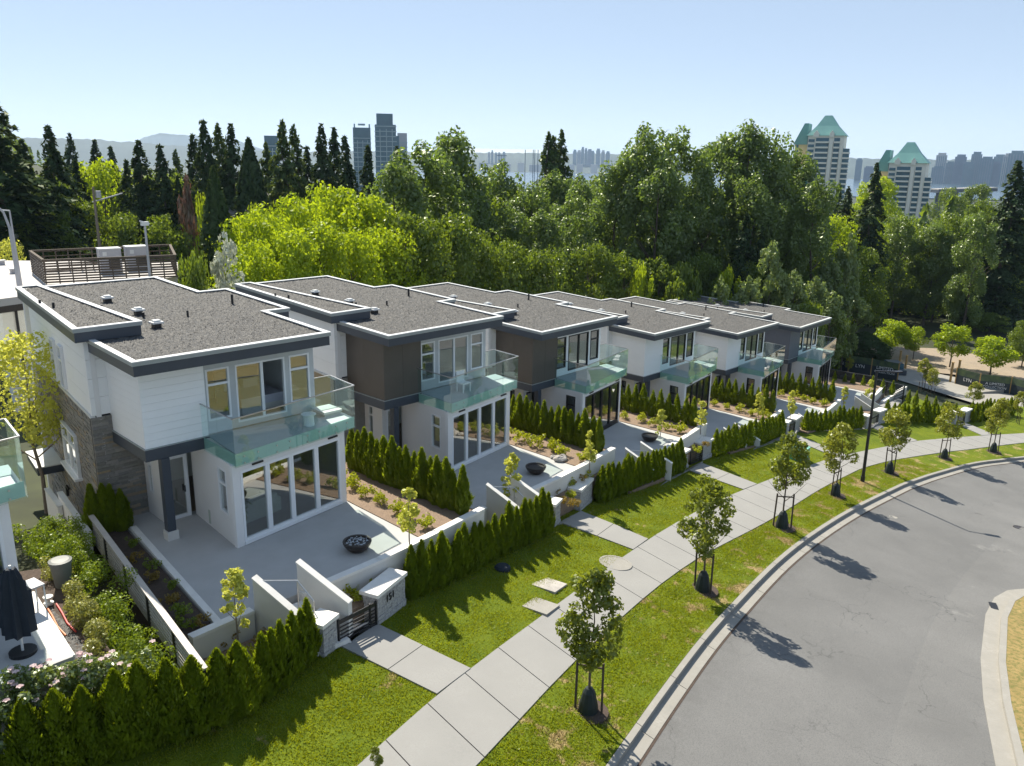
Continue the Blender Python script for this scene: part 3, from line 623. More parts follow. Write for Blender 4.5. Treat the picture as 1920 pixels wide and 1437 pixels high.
    for f, n in ((FG, 4), (FGl, 2), (FGr, 2), (FGb, 1)):
        for k in range(n):
            f.box(MBx := MB(), f.L*k/n+.008, f.L*(k+1)/n-.008, -.013, 0, 2.89, 4.54); MBx.build('glass_panel', 'bglass', bal)
        f.box(MBx := MB(), 0, f.L, -.030, .015, 4.541, 4.575); MBx.build('handrail', 'steel', bal)
    for k in range(8):
        for zz in (2.99, 3.22):
            q = FG.p(.35+FG.L*(k//2)/4+(k % 2)*.55, .004); MB().tube([(q[0], q[1], zz), (q[0]+FG.n[0]*.02, q[1]+FG.n[1]*.02, zz)], .028, 8).build('standoff', 'steel', bal)
    # shell inside
    MB().box(2.6, 7.0, 2.8, BACK, -.02, .01).prism([(2.56, -.9), (7.05, -.18), (7.05, 2.8), (2.8, 2.8)], -.02, .01).build('room_floor', 'infloor', o)
    MB().box(1.7, 7.0, 6.2, 6.3, .01, 2.92).box(2.7, 6.98, 5.2, 5.3, 3.4, 6.1).box(2.70, 2.78, 1.4, 5.2, 3.4, 6.1).build('room_partition', 'inwall', o)
    MB().prism([(2.60, -.9), (7.03, -.16), (6.96, BACK), (1.3, BACK), (.9, 9), (1.5, 2.7), (2.58, 2.7)], 2.94, 3.30).build('floor_slab', 'inwall', o)
    # roofs and what stands on them
    r1 = roof(o, 'main_roof', ROOF, zmain, .49); r2 = roof(o, 'raised_roof', STRIP, zstrip, .49)
    kind(link('gravel_stones', PEB, r1), 'stuff'); kind(link('gravel_stones', PEB2, r2), 'stuff')
    for x, y in ((2.9, 9.9), (2.95, 6.9), (2.6, 4.4)):
        v = link('roof_vent', None, o); z = zmain(x, y)-.09
        MB().box(x-.13, x+.13, y-.13, y+.13, z, z+.18).build('vent_base', 'black', v); MB().prism([(x-.2, y-.2), (x+.2, y-.2), (x+.2, y+.2), (x-.2, y+.2)], z+.18, z+.24).box(x-.12, x+.12, y-.12, y+.12, z+.24, z+.30).build('vent_hood', 'trim', v)
    for x, y, h, rr in ((.3, 9.5, .22, .05), (.5, 8.6, .22, .05), (2.2, 8.6, .2, .05), (2.0, 6.9, .25, .06), (2.9, 6.3, .22, .05), (4.3, 5.6, .25, .045), (6.8, 6.9, .42, .055)):
        z = (zstrip(x, y) if x < 1 else zmain(x, y))-.09; MB().tube([(x, y, z), (x, y, z+h)], rr, 8).build('vent_pipe', 'black', o)
def cladding(o, FT):
    r = random.Random(8); n = 0; rest = MB()
    def course(fr, u0, u1, z0, z1, d0, mx):
        nonlocal n
        z = z0
        while z < z1-.03:
            h = min(r.choice((.07, .09, .11, .13)), z1-z); u = u0
            while u < u1-.02:
                L = min(r.uniform(.25, .62), u1-u);  L = u1-u if u1-u-L < .12 else L
                d = d0+r.uniform(0, .035); mb = MB() if n < mx else rest
                fr.box(mb, u+.004, u+L-.004, d0-.06, d, z+.004, z+h-.004)
                if mb is not rest: mb.build('stone', 'stone', o); n += 1
                u += L
            z += h
    course(FT, 0, FT.L, .2, 3.93, -.008, 150)
    course(LWALL, LWALL.L-1.3, LWALL.L, 1.0, 3.89, .0, 290)
    course(LWALL, 0, LWALL.L-1.302, 1.0, 3.89, .0, 0); course(LWALL, 0, LWALL.L, -3.6, .998, .0, 0); course(FT, 0, FT.L, -1.4, .198, -.008, 0)
    LWALL.box(rest, 0, LWALL.L, -.141, -.062, -4.0, 3.89); kind(rest.build('stone_cladding', 'stone', o), 'stuff')
HOUSES = []
HN = ['nearest white townhouse', 'brown townhouse with white windows', 'brown townhouse with black windows', 'middle white townhouse with black windows',
      'farther white townhouse with black windows', 'slate grey end townhouse']
HL = ['nearest white two-storey townhouse with stone side wall and white folding doors', 'brown and pale grey townhouse with white window frames beside the nearest one',
      'brown townhouse with black window frames, third in the row', 'white townhouse with black window frames standing next to the brown ones',
      'white townhouse with black frames standing next to the slate grey end house', 'slate grey townhouse with black frames at the far end of the row']
ST = [('white', 'boards', 'wframe'), ('brown', 'panels', 'wframe'), ('brown', 'panels', 'bframe'), ('white', 'boards', 'bframe'), ('white', 'boards', 'bframe'), ('dgrey', 'panels', 'bframe')]
for i in range(6):
    t = thing('townhouse', HL[i], 'townhouse', (HX[i], HY[i], HZ[i]), HA[i], 'row of flat-roofed townhouses'); HOUSES.append(t); house(t, *ST[i], stones=(i == 0))
t = thing('townhouse', 'white townhouse cut off by the left border, only its glass balcony corner in view', 'townhouse', (-11.55, -2.1, 1.2), 0, 'row of flat-roofed townhouses'); house(t, 'white', 'panels', 'wframe'); HOUSES.append(t)
def W(i, x, y, z=0):
    a = HA[i]; q = rot((x, y), a); return (HX[i]+q[0], HY[i]+q[1], HZ[i]+z)
# furniture seen through the glass of the nearest house
t = thing('sofa', 'pale green-grey sofa behind the ground floor glass of the nearest townhouse', 'sofa', (3.75, .55, .01), rad(9))
MB().box(-.95, 1.05, .0, .85, .08, .42).build('seat', 'sofa', t); MB().box(-.95, 1.05, -.22, -.002, .08, .80).build('backrest', 'sofa', t)
for x in (-1.12, 1.052): MB().box(x, x+.168, -.2, .85, .08, .6).build('armrest', 'sofa', t)
for x in (-.5, .2, .6): MB().box(x-.2, x+.2, .02, .16, .44, .84).build('cushion', 'linen', t)
t = thing('house_plant', 'tall potted house plant beside the sofa behind the glass', 'plant', (2.95, -.25, .01)); MB().lathe([(.14, 0), (.18, .35), (.16, .36)], 14).build('pot', 'bronze', t)
r = np.random.default_rng(2); C = np.array([(0, 0, .8), (.1, 0, 1.1), (-.1, .05, 1.3), (0, .1, .6)]); link('foliage', leafmesh('foliage', r, C, np.array([.3, .28, .25, .28]), 260, .22, 'mid', aspect=.3), t)
t = thing('bed', 'bed with white linen behind the open sliding door upstairs', 'bed', (5.35, 2.4, 3.37)); MB().box(-.7, 1.0, 0, 2.0, 0, .3).build('bed_base', 'inwall', t); MB().box(-.72, 1.02, -.02, 1.98, .302, .62).build('mattress', 'linen', t)
MB().box(-.75, 1.05, 2.0, 2.1, 0, 1.25).build('headboard', 'sofa', t)
for x in (-.35, .45): MB().box(x-.3, x+.3, 1.45, 1.8, .62, .95).build('pillow', 'linen', t)
t = thing('side_stool', 'round white stool on the balcony deck of the nearest townhouse', 'stool', W(0, 5.9, -.15, 3.34)); MB().lathe([(.2, 0), (.19, .3), (.17, .40)], 18).build('stool_body', 'wframe', t); MB().lathe([(.27, .402), (.27, .43)], 20).build('stool_top', 'wframe', t)
t = thing('balcony_chair', 'white balcony chair on the deck of the brown townhouse with white windows', 'chair', W(1, 4.3, -.1, 3.34)); MB().box(-.25, .25, -.25, .25, .40, .45).build('seat', 'wframe', t); MB().box(-.25, .25, .22, .27, .452, .95).build('backrest', 'wframe', t)
for a in (-.22, .22):
    for b in (-.22, .22): MB().box(a-.02, a+.02, b-.02, b+.02, 0, .398).build('leg', 'wframe', t)
t = thing('planter_bench', 'low concrete bench on the balcony deck of the nearest townhouse', 'bench', W(0, 7.15, .62, 3.341)); MB().box(-.35, .35, -.4, .4, .0, .12).build('bench_foot', 'deck', t); MB().box(-.4, .4, -.45, .45, .122, .2).build('bench_top', 'trim', t)
# ------------------------------------------------------------------ gardens in front of the houses
rs = np.random.default_rng(11); rr = random.Random(5)
SH = ['nearest townhouse', 'brown white-framed townhouse', 'brown black-framed townhouse', 'middle white townhouse', 'farther white townhouse', 'slate grey end townhouse']
GATE = [((1.87, -7.06), .62, (4.17, -6.49), 1.56), ((15.37, -3.80), .65, (18.0, -3.03), 1.55), ((28.85, -1.55), .6, (31.8, -.95), 1.3), ((44.2, -.15), .6, (46.3, .24), 1.2), ((54.8, -1.68), .6, (57.7, -1.5), 1.2), ((64.8, -5.2), .6, (66.6, -5.49), 1.2)]
PATH = [((2.55, -6.95), (4.15, -6.47), (3.45, -10.18), (5.05, -9.8)), ((15.95, -3.75), (17.95, -3.1), (16.8, -6.97), (18.35, -6.62)), ((28.9, -1.9), (31.1, -1.4), (29.4, -5.05), (31.2, -4.9)),
        ((43.9, -.9), (45.6, -.3), (43.0, -4.42), (44.8, -4.4)), ((55.7, -1.9), (57.4, -1.7), (54.4, -5.0), (56.1, -5.2)), ((65.2, -5.4), (66.6, -5.6), (63.9, -7.65), (65.4, -8.2))]
for i in range(6):
    lw = lambda x, y, z=0: W(i, x, y, z)
    L = lambda pts: [lw(*p)[:2] for p in pts]; z0 = HZ[i]
    kind(MB().prism(L([(-.35, -5.2), (7.30, -5.0), (7.30, .1), (7.05, 4.1), (.45, 4.1)]), z0-2.2, z0-.002).build('patio', 'conc'))
    # planting bed on the right with its row of golden shrubs
    kind(MB().prism(L([(7.304, .2), (7.304, -5.0), (10.3, -4.6), (9.9, 5.5), (7.2, 5.5)]), z0-2.4, lambda x, y: z0+.03).build('planting_bed', 'mulch'))
    bed = MB(); nn = 14
    a_ = [(-1.15, -5.45), (.72, -5.32)]; b_ = [(2.25, -5.45), (5.2, -5.30), (7.5, -5.05), (10.45, -4.62)]
    t = thing('retaining_wall', 'white capped retaining wall along the patio front of the %s' % HN[i], 'wall', (0, 0, 0), 0, 'patio retaining walls')
    for seg in (a_, b_):
        for p, q in zip(seg, seg[1:]):
            f = Frame(lw(*p)[:2], lw(*q)[:2]); f.box(m1 := MB(), 0, f.L, -.22, 0, z0-2.2, z0+.05); m1.build('wall_body', 'wallwhite', t); f.box(m1 := MB(), -.01, f.L, -.25, .03, z0+.052, z0+.15); m1.build('wall_cap', 'cap', t)
    kind(MB().prism(L([(-1.5, -7.7), (1.05, -6.9), (1.2, -5.46), (-1.2, -5.46)]) if i == 0 else L([(-1, -6.8), (2.6, -6.6), (1.3, -5.46), (-1, -5.46)]), z0-2.2, lambda x, y: max(z0-.62, float(zf(x, y))+.10)).build('front_bed', 'mulch'))
    RPl = (3.4, -6.2) if i == 0 else (4.2, -6.0); RP2 = (5.8, -5.5) if i == 0 else (6.5, -5.5)
    kind(MB().prism(L([(2.3, -5.46), RPl, RP2, (10.3, -4.72), (10.3, -4.5), (7.5, -5.06), (5.2, -5.31)]), z0-2.4, lambda x, y: max(z0-.62, float(zf(x, y))+.10)).build('front_bed', 'mulch'))
    # stairs
    gd = float(zf(*lw(2.4, -6.8)[:2])); n = 6 if i < 2 else 4
    t = thing('garden_stairs', 'white garden stairs below the patio of the %s' % HN[i], 'stairs', (0, 0, 0), 0, 'garden stairs')
    for k in range(n):
        y0 = -5.3-.27*k; zt = z0-(z0-gd)*(k+1)/(n+1)
        MB().prism(L([(1.0+.117*k, y0-.27), (2.25+.117*k, y0-.27), (2.25+.117*k, y0), (1.0+.117*k, y0)]), gd-.4, zt).build('step', 'cap', t)
    if i == 0: MB().prism(L([(1.7, -7.0), (3.9, -6.4), (3.2, -6.0), (2.9, -6.92), (1.66, -6.92)]), gd-.4, gd+.02).build('landing', 'cap', t)
    else: MB().prism([GATE[i][0], PATH[i][0], PATH[i][1], lw(2.9, -6.6)[:2], lw(1.7, -6.92)[:2]][::1], gd-.5, lambda x, y: float(zf(x, y))+.02).build('landing', 'walk', t)
    for (x0, xe, ye, ze) in ((.80, 1.42, -6.6, .11), (2.22, 2.95, -6.75, .05)):
        a = lw(x0, -5.2); b = lw(xe, ye); f = Frame(a[:2], b[:2]); zz = lambda s: z0+1.04+(ze-1.04)*s/f.L
        for u0, u1, d0, d1, dz0, dz1, nm, mm in ((0, f.L, -.20, 0, None, -.002, 'parapet_wall', 'wallwhite'), (-.02, f.L+.02, -.22, .02, 0, .05, 'parapet_cap', 'cap')):
            P = [f.p(u0, d1), f.p(u1, d1), f.p(u1, d0), f.p(u0, d0)]; m1 = MB(); k = 0
            zt = [zz(u0), zz(u1), zz(u1), zz(u0)]; bt = [gd-.5]*4 if dz0 is None else [v+dz0 for v in zt]
            m1.v = [(p[0], p[1], q) for p, q in zip(P, bt)]+[(p[0], p[1], q+dz1) for p, q in zip(P, zt)]
            m1.f = [(0, 3, 2, 1), (4, 5, 6, 7)]+[(k, (k+1) % 4, 4+(k+1) % 4, 4+k) for k in range(4)]; m1.build(nm, mm, t)
    hp = [lw(1.05, -5.3, .95), lw(1.9, -5.75, .82), lw(2.05, -6.35, .35)]
    hr = thing('stair_handrail', 'thin dark metal handrail on the garden stairs of the %s' % HN[i], 'handrail', (0, 0, 0), 0, 'stair handrails')
    MB().tube(hp, .022, 6).build('rail', 'steel', hr)
    for p in hp[1:]: MB().tube([(p[0], p[1], p[2]-1.0), (p[0], p[1], p[2]-.02)], .018, 6).build('leg', 'steel', hr)
    # path
    pt = setting('garden_path'); A, B, C_, D_ = PATH[i]
    mixp = lambda p, q, s: (p[0]+(q[0]-p[0])*s, p[1]+(q[1]-p[1])*s)
    for k in range(2):
        s0, s1 = k/2+.004, (k+1)/2-.004; MB().prism([mixp(A, C_, s1), mixp(B, D_, s1), mixp(B, D_, s0), mixp(A, C_, s0)], lambda x, y: float(zf(x, y))-.2, lambda x, y: float(zf(x, y))+.045).build('concrete_panel', 'walk', pt)
    # gate pillars
    (lp, lw_, rp, rw) = GATE[i]; dr = np.array([math.cos(rad(20 if i < 2 else (8 if i < 4 else -4))), math.sin(rad(20 if i < 2 else (8 if i < 4 else -4)))])
    for side, p, wd in (('left', lp, lw_), ('right', rp, rw)):
        big = side == 'right'; g = float(zf(*p))
        t = thing('gate_pillar', '%s stone gate pillar with a pale cap at the gate of the %s' % ('broad' if big else 'slim', HN[i]), 'pillar', (p[0], p[1], g), math.atan2(dr[1], dr[0]), 'stone gate pillars')
        MB().box(.02, wd-.02, .02, .53, -.5, .93).build('pillar_core', 'pstone', t); MB().box(-.03, wd+.03, -.03, .58, -.5, .10).build('base_course', 'pstone', t)
        MB().box(-.07, wd+.07, -.07, .62, .93, 1.05).build('pillar_cap', 'cap', t)
        if i < 2:
            z = .104
            while z < .9:
                h = min(rr.choice((.1, .13, .16)), .928-z); u = 0
                while u < wd-.03:
                    ln = rr.uniform(.16, .42); ln = wd-u if wd-u-ln < .12 else ln
                    MB().box(u+.004, u+ln-.004, -rr.uniform(.0, .02), .06, z+.004, z+h-.004).build('stone', 'pstone', t); u += ln
                u = .065
                while u < .52:
                    ln = rr.uniform(.16, .34); ln = .53-u if .53-u-ln < .12 else ln
                    MB().box(-rr.uniform(0, .018), .05, u+.003, u+ln-.004, z+.004, z+h-.004).build('stone', 'pstone', t); u += ln
                z += h
        if i == 0 and big:
            cu = D.curves.new('house_number', 'FONT'); cu.body = '151'; cu.size = .34; cu.extrude = .012; cu.align_x = 'CENTER'; cu.materials.append(M['black']); o = link('house_number', text_mesh(cu), t, (wd*.42, -.045, .55)); o.rotation_euler = (rad(90), 0, 0)
    # gate
    if i != 1:
        ga = np.array(lp)+dr*(lw_+.06); gb = np.array(rp)-dr*.06
        if np.linalg.norm(gb-ga) > 2.2: ga = gb-dr*1.7
        ln = float(np.linalg.norm(gb-ga)); t = thing('garden_gate', 'black metal garden gate with horizontal bars at the %s' % HN[i], 'gate', (ga[0], ga[1], float(zf(*ga))), math.atan2(gb[1]-ga[1], gb[0]-ga[0]), 'black garden gates')
        sl = (float(zf(*gb))-float(zf(*ga)))
        for x, nm in ((.03, 'gate_post'), (ln-.03, 'gate_post'), (ln*.82, 'gate_stile')): MB().box(x-.025, x+.025, -.03, .03, .03+sl*x/ln, .86+sl*x/ln).build(nm, 'black', t)
        for k, z in enumerate((.08, .22, .34, .46, .58, .76)):
            hh = .13 if k in (0, 5) else .035
            MB().beam((.056, .0, z+sl*.02), (ln-.056, .0, z+sl*.98), .03, hh).build('gate_bar', 'black', t)
    # side fence behind the side hedge
    fa, fb = lw(10.15, 3.4), lw(10.45, -3.6); f = Frame(fa[:2], fb[:2])
    t = thing('slat_fence', 'dark horizontal slat fence behind the side cedars of the %s' % HN[i], 'fence', (0, 0, 0), 0, 'dark slat fences')
    for k in range(5): u = f.L*k/4; f.box(m1 := MB(), u-.04, u+.04, -.04, .04, z0-.2, z0+.80); m1.build('post', 'dfence', t)
    for k in range(6): f.box(m1 := MB(), 0, f.L, .042, .062, z0+.02+.125*k, z0+.11+.125*k); m1.build('slat', 'dfence', t)
    f.box(m1 := MB(), -.05, f.L+.05, -.05, .07, z0+.802, z0+.84); m1.build('top_rail', 'cap' if i in (0,) else 'dfence', t)
    # fire bowls
    if i < 3:
        p = lw(*((5.21, -3.97), (5.3, -3.9), (5.5, -3.7))[i]); t = thing('fire_bowl', ['dark bronze fire bowl of pale glass chips on the patio of the nearest townhouse', 'black fire bowl with empty top on the patio of the brown white-framed townhouse', 'black fire bowl on the patio of the brown black-framed townhouse'][i], 'fire bowl', p, 0, 'fire bowls')
        MB().lathe([(.25, 0), (.36, .10), (.46, .25), (.485, .34), (.47, .36), (.40, .355), (.385, .30), (.0, .295)], 28).build('bowl', 'bronze', t, smooth=False)
        if i == 0:
            m1 = MB()
            for k in range(90):
                a = rs.uniform(0, 6.28); q = .37*math.sqrt(rs.uniform()); x, y = q*math.cos(a), q*math.sin(a); s = rs.uniform(.018, .034); z = .30+rs.uniform(0, .05)
                m1.poly([(x-s, y-s, z), (x+s, y-s*.6, z+rs.uniform(-.02, .03)), (x+s*.7, y+s, z), (x-s, y+s*.8, z+rs.uniform(-.02, .03))])
            kind(m1.build('glass_chips', 'ice', t), 'stuff')
p = W(1, 1.75, -1.55); t = thing('waste_bin', 'dark round waste bin at the bay corner of the brown white-framed townhouse', 'bin', p); MB().lathe([(.24, 0), (.30, .62), (.32, .64), (.32, .72), (.29, .74)], 20).build('bin_body', 'cloth', t); MB().lathe([(.30, .742), (.22, .80), (0, .81)], 20).build('bin_lid', 'black', t)
for i, (px, py, s, lb) in enumerate(((1050, 862, .42, 'rounded tan boulder in the planting bed of the brown white-framed townhouse'), (671, 1088, .30, 'grey angular rock in the front bed of the nearest townhouse'), (1006, 922, .28, 'blue-grey rock among flowers in the front bed of the brown white-framed townhouse'), (1038, 858, .22, 'small pale rock beside the tan boulder in the mulch bed'))):
    p = U(px, py, (HZ[1]+.03, -.5, HZ[1]-.5, HZ[1]+.03)[i]); r = np.random.default_rng(i+3); m1 = MB(); pr = [(s*v, s*h) for v, h in ((.75, -.1), (1, .12), (.9, .32), (.6, .48), (.15, .55))]; m1.lathe(pr, 9)
    m1.v = [(x*(1+.28*r.normal()*.5), y*(.8+.2*r.normal()*.5), z*(1+.12*r.normal())) for x, y, z in m1.v]; tag(m1.build('boulder', 'rock' if i != 2 else 'pstone', None, p), lb, 'boulder', 'garden boulders')
# side of the nearest house: planter, slat fence, low walls
kind(MB().prism([(.33, 3.3), (-.37, -5.2), (-1.55, -5.2), (-.5, 4.2)], -2.2, -.06).build('side_bed', 'soil'))
f = Frame((.38, 2.9), (-.36, -5.2)); tag(f.box(MB(), 0, f.L, -.22, -.01, -.5, .05).build('garden_curb', 'cap'), 'straight pale concrete curb along the left edge of the nearest patio', 'curb')
f = Frame((-.62, 3.9), (-1.88, -7.75)); t = thing('slat_fence', 'long pale slat fence with a flat cap left of the nearest patio', 'fence')
for k in range(6): u = f.L*k/5; f.box(m1 := MB(), u-.06, u+.06, -.04, .04, -1.0, .64); m1.build('post', 'dfence', t)
for j in range(5):
    for k in range(8): f.box(m1 := MB(), f.L*j/5+.065, f.L*(j+1)/5-.065, -.02, .005, -.42+.125*k, -.35+.125*k); m1.build('slat', 'fence', t)
f.box(m1 := MB(), -.05, f.L+.05, -.09, .09, .642, .69); m1.build('top_rail', 'fence', t)
for a, b, zt, lb in (((112, 922), (166, 998), .35, 'low grey wall with pale top beside the stone house wall'), ((88, 915), (112, 948), .1, 'short low grey wall behind the hedge at the left')):
    pa, pb = U(*a, zt), U(*b, zt); f = Frame(pa[:2], pb[:2]); t = thing('side_wall', lb, 'wall', (0, 0, 0), 0, 'low side walls'); f.box(m1 := MB(), 0, f.L, -.08, .08, -2.8, zt-.06); m1.build('wall_body', 'grey', t); f.box(m1 := MB(), -.02, f.L+.02, -.10, .10, zt-.058, zt); m1.build('wall_cap', 'trim', t)
# yard of the house at the left border
kind(MB().prism([(-11.9, -6.1), (-4.2, -5.95), (-4.0, -2.0), (-4.5, 2), (-11.1, 2)], -1.5, 1.198).build('patio', 'conc'))
f = Frame((-4.16, -5.9), (-3.93, -2.0)); t = thing('garden_wall', 'broad pale wall top edging the patio at the left border', 'wall'); f.box(m1 := MB(), 0, f.L, -.42, .0, -.9, 1.14); m1.build('wall_body', 'wallwhite', t); f.box(m1 := MB(), 0, f.L, -.44, .02, 1.142, 1.20); m1.build('wall_cap', 'cap', t)
kind(MB().prism([(-4.2, -6.9), (-3.2, -6.9), (-2.6, 1.0), (-3.8, 1.5)], -1.4, .32).build('yard_bed', 'soil'))
r = np.random.default_rng(9); n = 2600; x = r.uniform(-4.1, -3.45, n); y = r.uniform(-6.8, -1.6, n); s = r.uniform(.02, .05, n); k4 = np.arange(n)*4
V = np.stack([np.stack([x+s*c, y+s*d, .32+s*e*r.uniform(.5, 1.2, n)], 1) for c, d, e in ((1, 0, 0), (-.5, .85, 0), (-.5, -.85, 0), (0, 0, 1))], 1).reshape(-1, 3)
kind(link('gravel', npmesh('gravel', V, np.concatenate([np.stack([k4, k4+1, k4+3], 1), np.stack([k4+1, k4+2, k4+3], 1), np.stack([k4+2, k4, k4+3], 1)]), 'pebble')), 'stuff')
p = U(119, 1098, .34); t = thing('garden_bin', 'round grey garden bin with lid standing between hedge and left house', 'bin', p); t.scale = (.8, .8, .85); MB().lathe([(.27, 0), (.36, .85), (.39, .86), (.39, .92)], 22).build('bin_body', 'binm', t); MB().lathe([(.40, .922), (.40, .97), (.30, 1.0), (.0, 1.01)], 22).build('bin_lid', 'binm', t)
p = U(104, 1103, .34)
t = thing('hose_reel', 'white hose reel on the ground beside the grey garden bin', 'hose reel', (-3.45, -1.35, .34)); MB().lathe([(.13, 0), (.13, .06), (.05, .062), (.05, .2)], 16).build('drum', 'trim', t); MB().lathe([(.13, .202), (.13, .25)], 16).build('flange', 'trim', t)
for m, nm, x in (('orange', 'orange garden hose lying on the gravel by the patio wall', -3.55), ('red', 'red garden hose lying on the gravel beside the orange one', -3.30)):
    tag(MB().tube([(x, -1.5, .36), (x-.04, -2.1, .36), (x-.12, -2.8, .37), (x-.10, -3.4, .36)], .025, 6).build('garden_hose', m), nm, 'hose')
t = thing('barbecue', 'black covered barbecue on the patio at the left border', 'barbecue', (-4.75, -3.05, 1.2), rad(10))
MB().box(-.62, .45, -.32, .32, .0, .72).build('cover_skirt', 'cloth', t); m1 = MB(); m1.prism([(-.50, -.33), (.34, -.33), (.34, .33), (-.50, .33)], .722, 1.0).prism([(-.42, -.24), (.26, -.24), (.26, .28), (-.42, .28)], 1.0, 1.14).build('hood', 'cloth', t)
MB().box(.46, .80, -.28, .28, .66, .70).build('side_shelf', 'hvac', t); MB().tube([(.78, -.24, 0), (.78, -.24, .655)], .02, 6).build('leg', 'trim', t); MB().tube([(.78, .24, 0), (.78, .24, .655)], .02, 6).build('leg', 'trim', t)
t = thing('parasol', 'closed dark navy parasol standing on the patio at the left border', 'parasol', (-5.0, -5.0, 1.2)); MB().tube([(0, 0, 0), (0, 0, 2.3)], .03, 8).build('pole', 'trim', t)
m1 = MB(); k = 0
prof = [(.10, 2.22), (.17, 2.0), (.22, 1.5), (.28, 1.0), (.30, .55)]
for rr_, z in prof:
    for j in range(16): a = 2*math.pi*j/16; q = rr_*(1+(.25 if j % 2 else -.18)); m1.v.append((q*math.cos(a), q*math.sin(a), z))
for i_ in range(len(prof)-1):
    for j in range(16): a = i_*16+j; b = i_*16+(j+1) % 16; m1.f.append((a, b, b+16, a+16))
m1.f.append(tuple(range(16))); m1.build('folded_canopy', 'cloth', t); MB().lathe([(.3, 0), (.3, .08)], 20).build('base', 'black', t)
# ------------------------------------------------------------------ cedars, shrubs, saplings, street trees
CED = [cedar_mesh('cedar', np.random.default_rng(40+k), 1.0, .33+.03*(k % 3), 2600) for k in range(6)]
CEDF = [cedar_mesh('cedar', np.random.default_rng(60+k), 1.0, .36, 1100) for k in range(4)]
CEDW = [cedar_mesh('cedar', np.random.default_rng(50+k), 1.0, .56, 7000, fs=.55) for k in range(4)]
ncd = 0
def cedar(x, y, z, h, label, group, far=False, wide=1.0):
    global ncd
    me = (CEDF if far else CED)[rr.randrange(4 if far else 6)]
    if wide > 1.5: me = CEDW[rr.randrange(4)]; wide = 1.05
    s = h*rr.uniform(.93, 1.07)
    o = link('cedar', me, None, (x, y, z-.03), rr.uniform(0, 6.28), (s*wide*(1.0), s*wide*1.0, s)); o.rotation_euler.x = rr.uniform(-.03, .03); tag(o, label, 'cedar', group); ncd += 1; return o
def row(P0, P1, n, h, what, side, group, far=False, z=None, wide=1.0, skip=()):
    for k in range(n):
        t = (k+.5)/n; x = P0[0]+(P1[0]-P0[0])*t+rr.uniform(-.05, .05); y = P0[1]+(P1[1]-P0[1])*t+rr.uniform(-.05, .05)
        zz = float(zf(x, y)) if z is None else z
        cedar(x, y, zz, h*rr.uniform(.9, 1.08), '%s cedar %s %s' % (ordn(k, n), side, what), group, far, wide)
FH = [((5.95, -5.72), (14.95, -4.0), 19), ((19.75, -2.72), (28.3, -1.75), 18), ((33.3, -.8), (44.0, .1), 19), ((47.7, .3), (54.6, -1.4), 13), ((59.1, -1.5), (64.6, -4.4), 12), ((68, -5.4), (76, -7.0), 13)]
for i, (a, b, n) in enumerate(FH):
    row(a, b, n, 1.85 if i < 2 else 1.75, 'in the lawn hedge, %s' % SH[i], 'from the gate pillar', 'front cedar hedge of the %s' % SH[i], i > 1, wide=1.0 if i < 2 else 1.12)
for i in range(5):
    n = 16 if i < 2 else 12; a, b = W(i, 9.45, 2.7), W(i, 9.75, -4.35)
    row(a, b, n, 1.85, 'in the side hedge, %s' % SH[i], 'from the house end', 'side cedar hedge of the %s' % SH[i], i > 1, z=HZ[i]+.02, wide=1.0)
row(W(5, 9.2, 3), W(5, 9.6, -6), 10, 1.4, 'beyond the slate grey end house', 'from the house end', 'side cedars of the end house', True, z=HZ[5]-.4)
row((1.72, -6.75), (-.45, -7.8), 7, 1.85, 'left of the gate of the nearest townhouse', 'from the slim gate pillar', 'small cedars left of the first gate')
row((-.75, -7.95), (-5.9, -7.2), 9, 2.0, 'at the lower left border', 'from the fence end in the tall hedge', 'tall cedars at the lower left', wide=1.75)
for k, (x, y) in enumerate(((-.52, 3.55), (-.22, 3.4), (.02, 3.32), (.26, 3.1))): cedar(x, y, -.05, 1.75-.05*k, '%s dark cedar from the left against the stone wall return' % ORD[k], 'cedars against the stone wall', wide=1.1)
def bushmesh(seed, m, n=420, leaf=.07, r=.24, sq=.75):
    g = np.random.default_rng(seed); C = np.stack([g.normal(size=16)*r*.55, g.normal(size=16)*r*.55, np.abs(g.normal(size=16))*r*.6+r*.45], 1)
    return leafmesh('shrub', g, C, g.uniform(.28, .5, 16)*r, n, leaf, m, sq, .55)
BSH = [bushmesh(70+k, 'shrub') for k in range(3)]; OSH = [bushmesh(80+k, 'oshrub') for k in range(2)]; DSH = [bushmesh(90+k, 'hedge', 360) for k in range(2)]
def shrub(lst, p, s, label, group): o = link('shrub', lst[rr.randrange(len(lst))], None, p, rr.uniform(0, 6), s); tag(o, label, 'shrub', group)
for i in range(5):
    n = 8
    for k in range(n):
        x, y, z = W(i, 8.15+rr.uniform(-.12, .12)-.03*k, 2.6-7.0*k/(n-1)+rr.uniform(-.15, .15), .03)
        shrub(BSH, (x, y, z), rr.uniform(1.25, 1.75), '%s golden shrub from the house, bed of the %s' % (ordn(k, n), SH[i]), 'golden shrubs in the bed of the %s' % SH[i])
for k, (x, y) in enumerate(((-.05, 1.4), (-.42, .4), (-.15, -.5), (-.55, -1.3), (-.3, -2.2), (-.65, -3.0), (-.85, -4.0), (-.6, -4.7), (-1.05, -4.6))):
    shrub(OSH if k % 2 else DSH, (x, y, -.06), rr.uniform(.8, 1.1), '%s dim low shrub from the house in the narrow bed beside the slat fence' % ORD[k], 'dim shrubs in the fence bed')
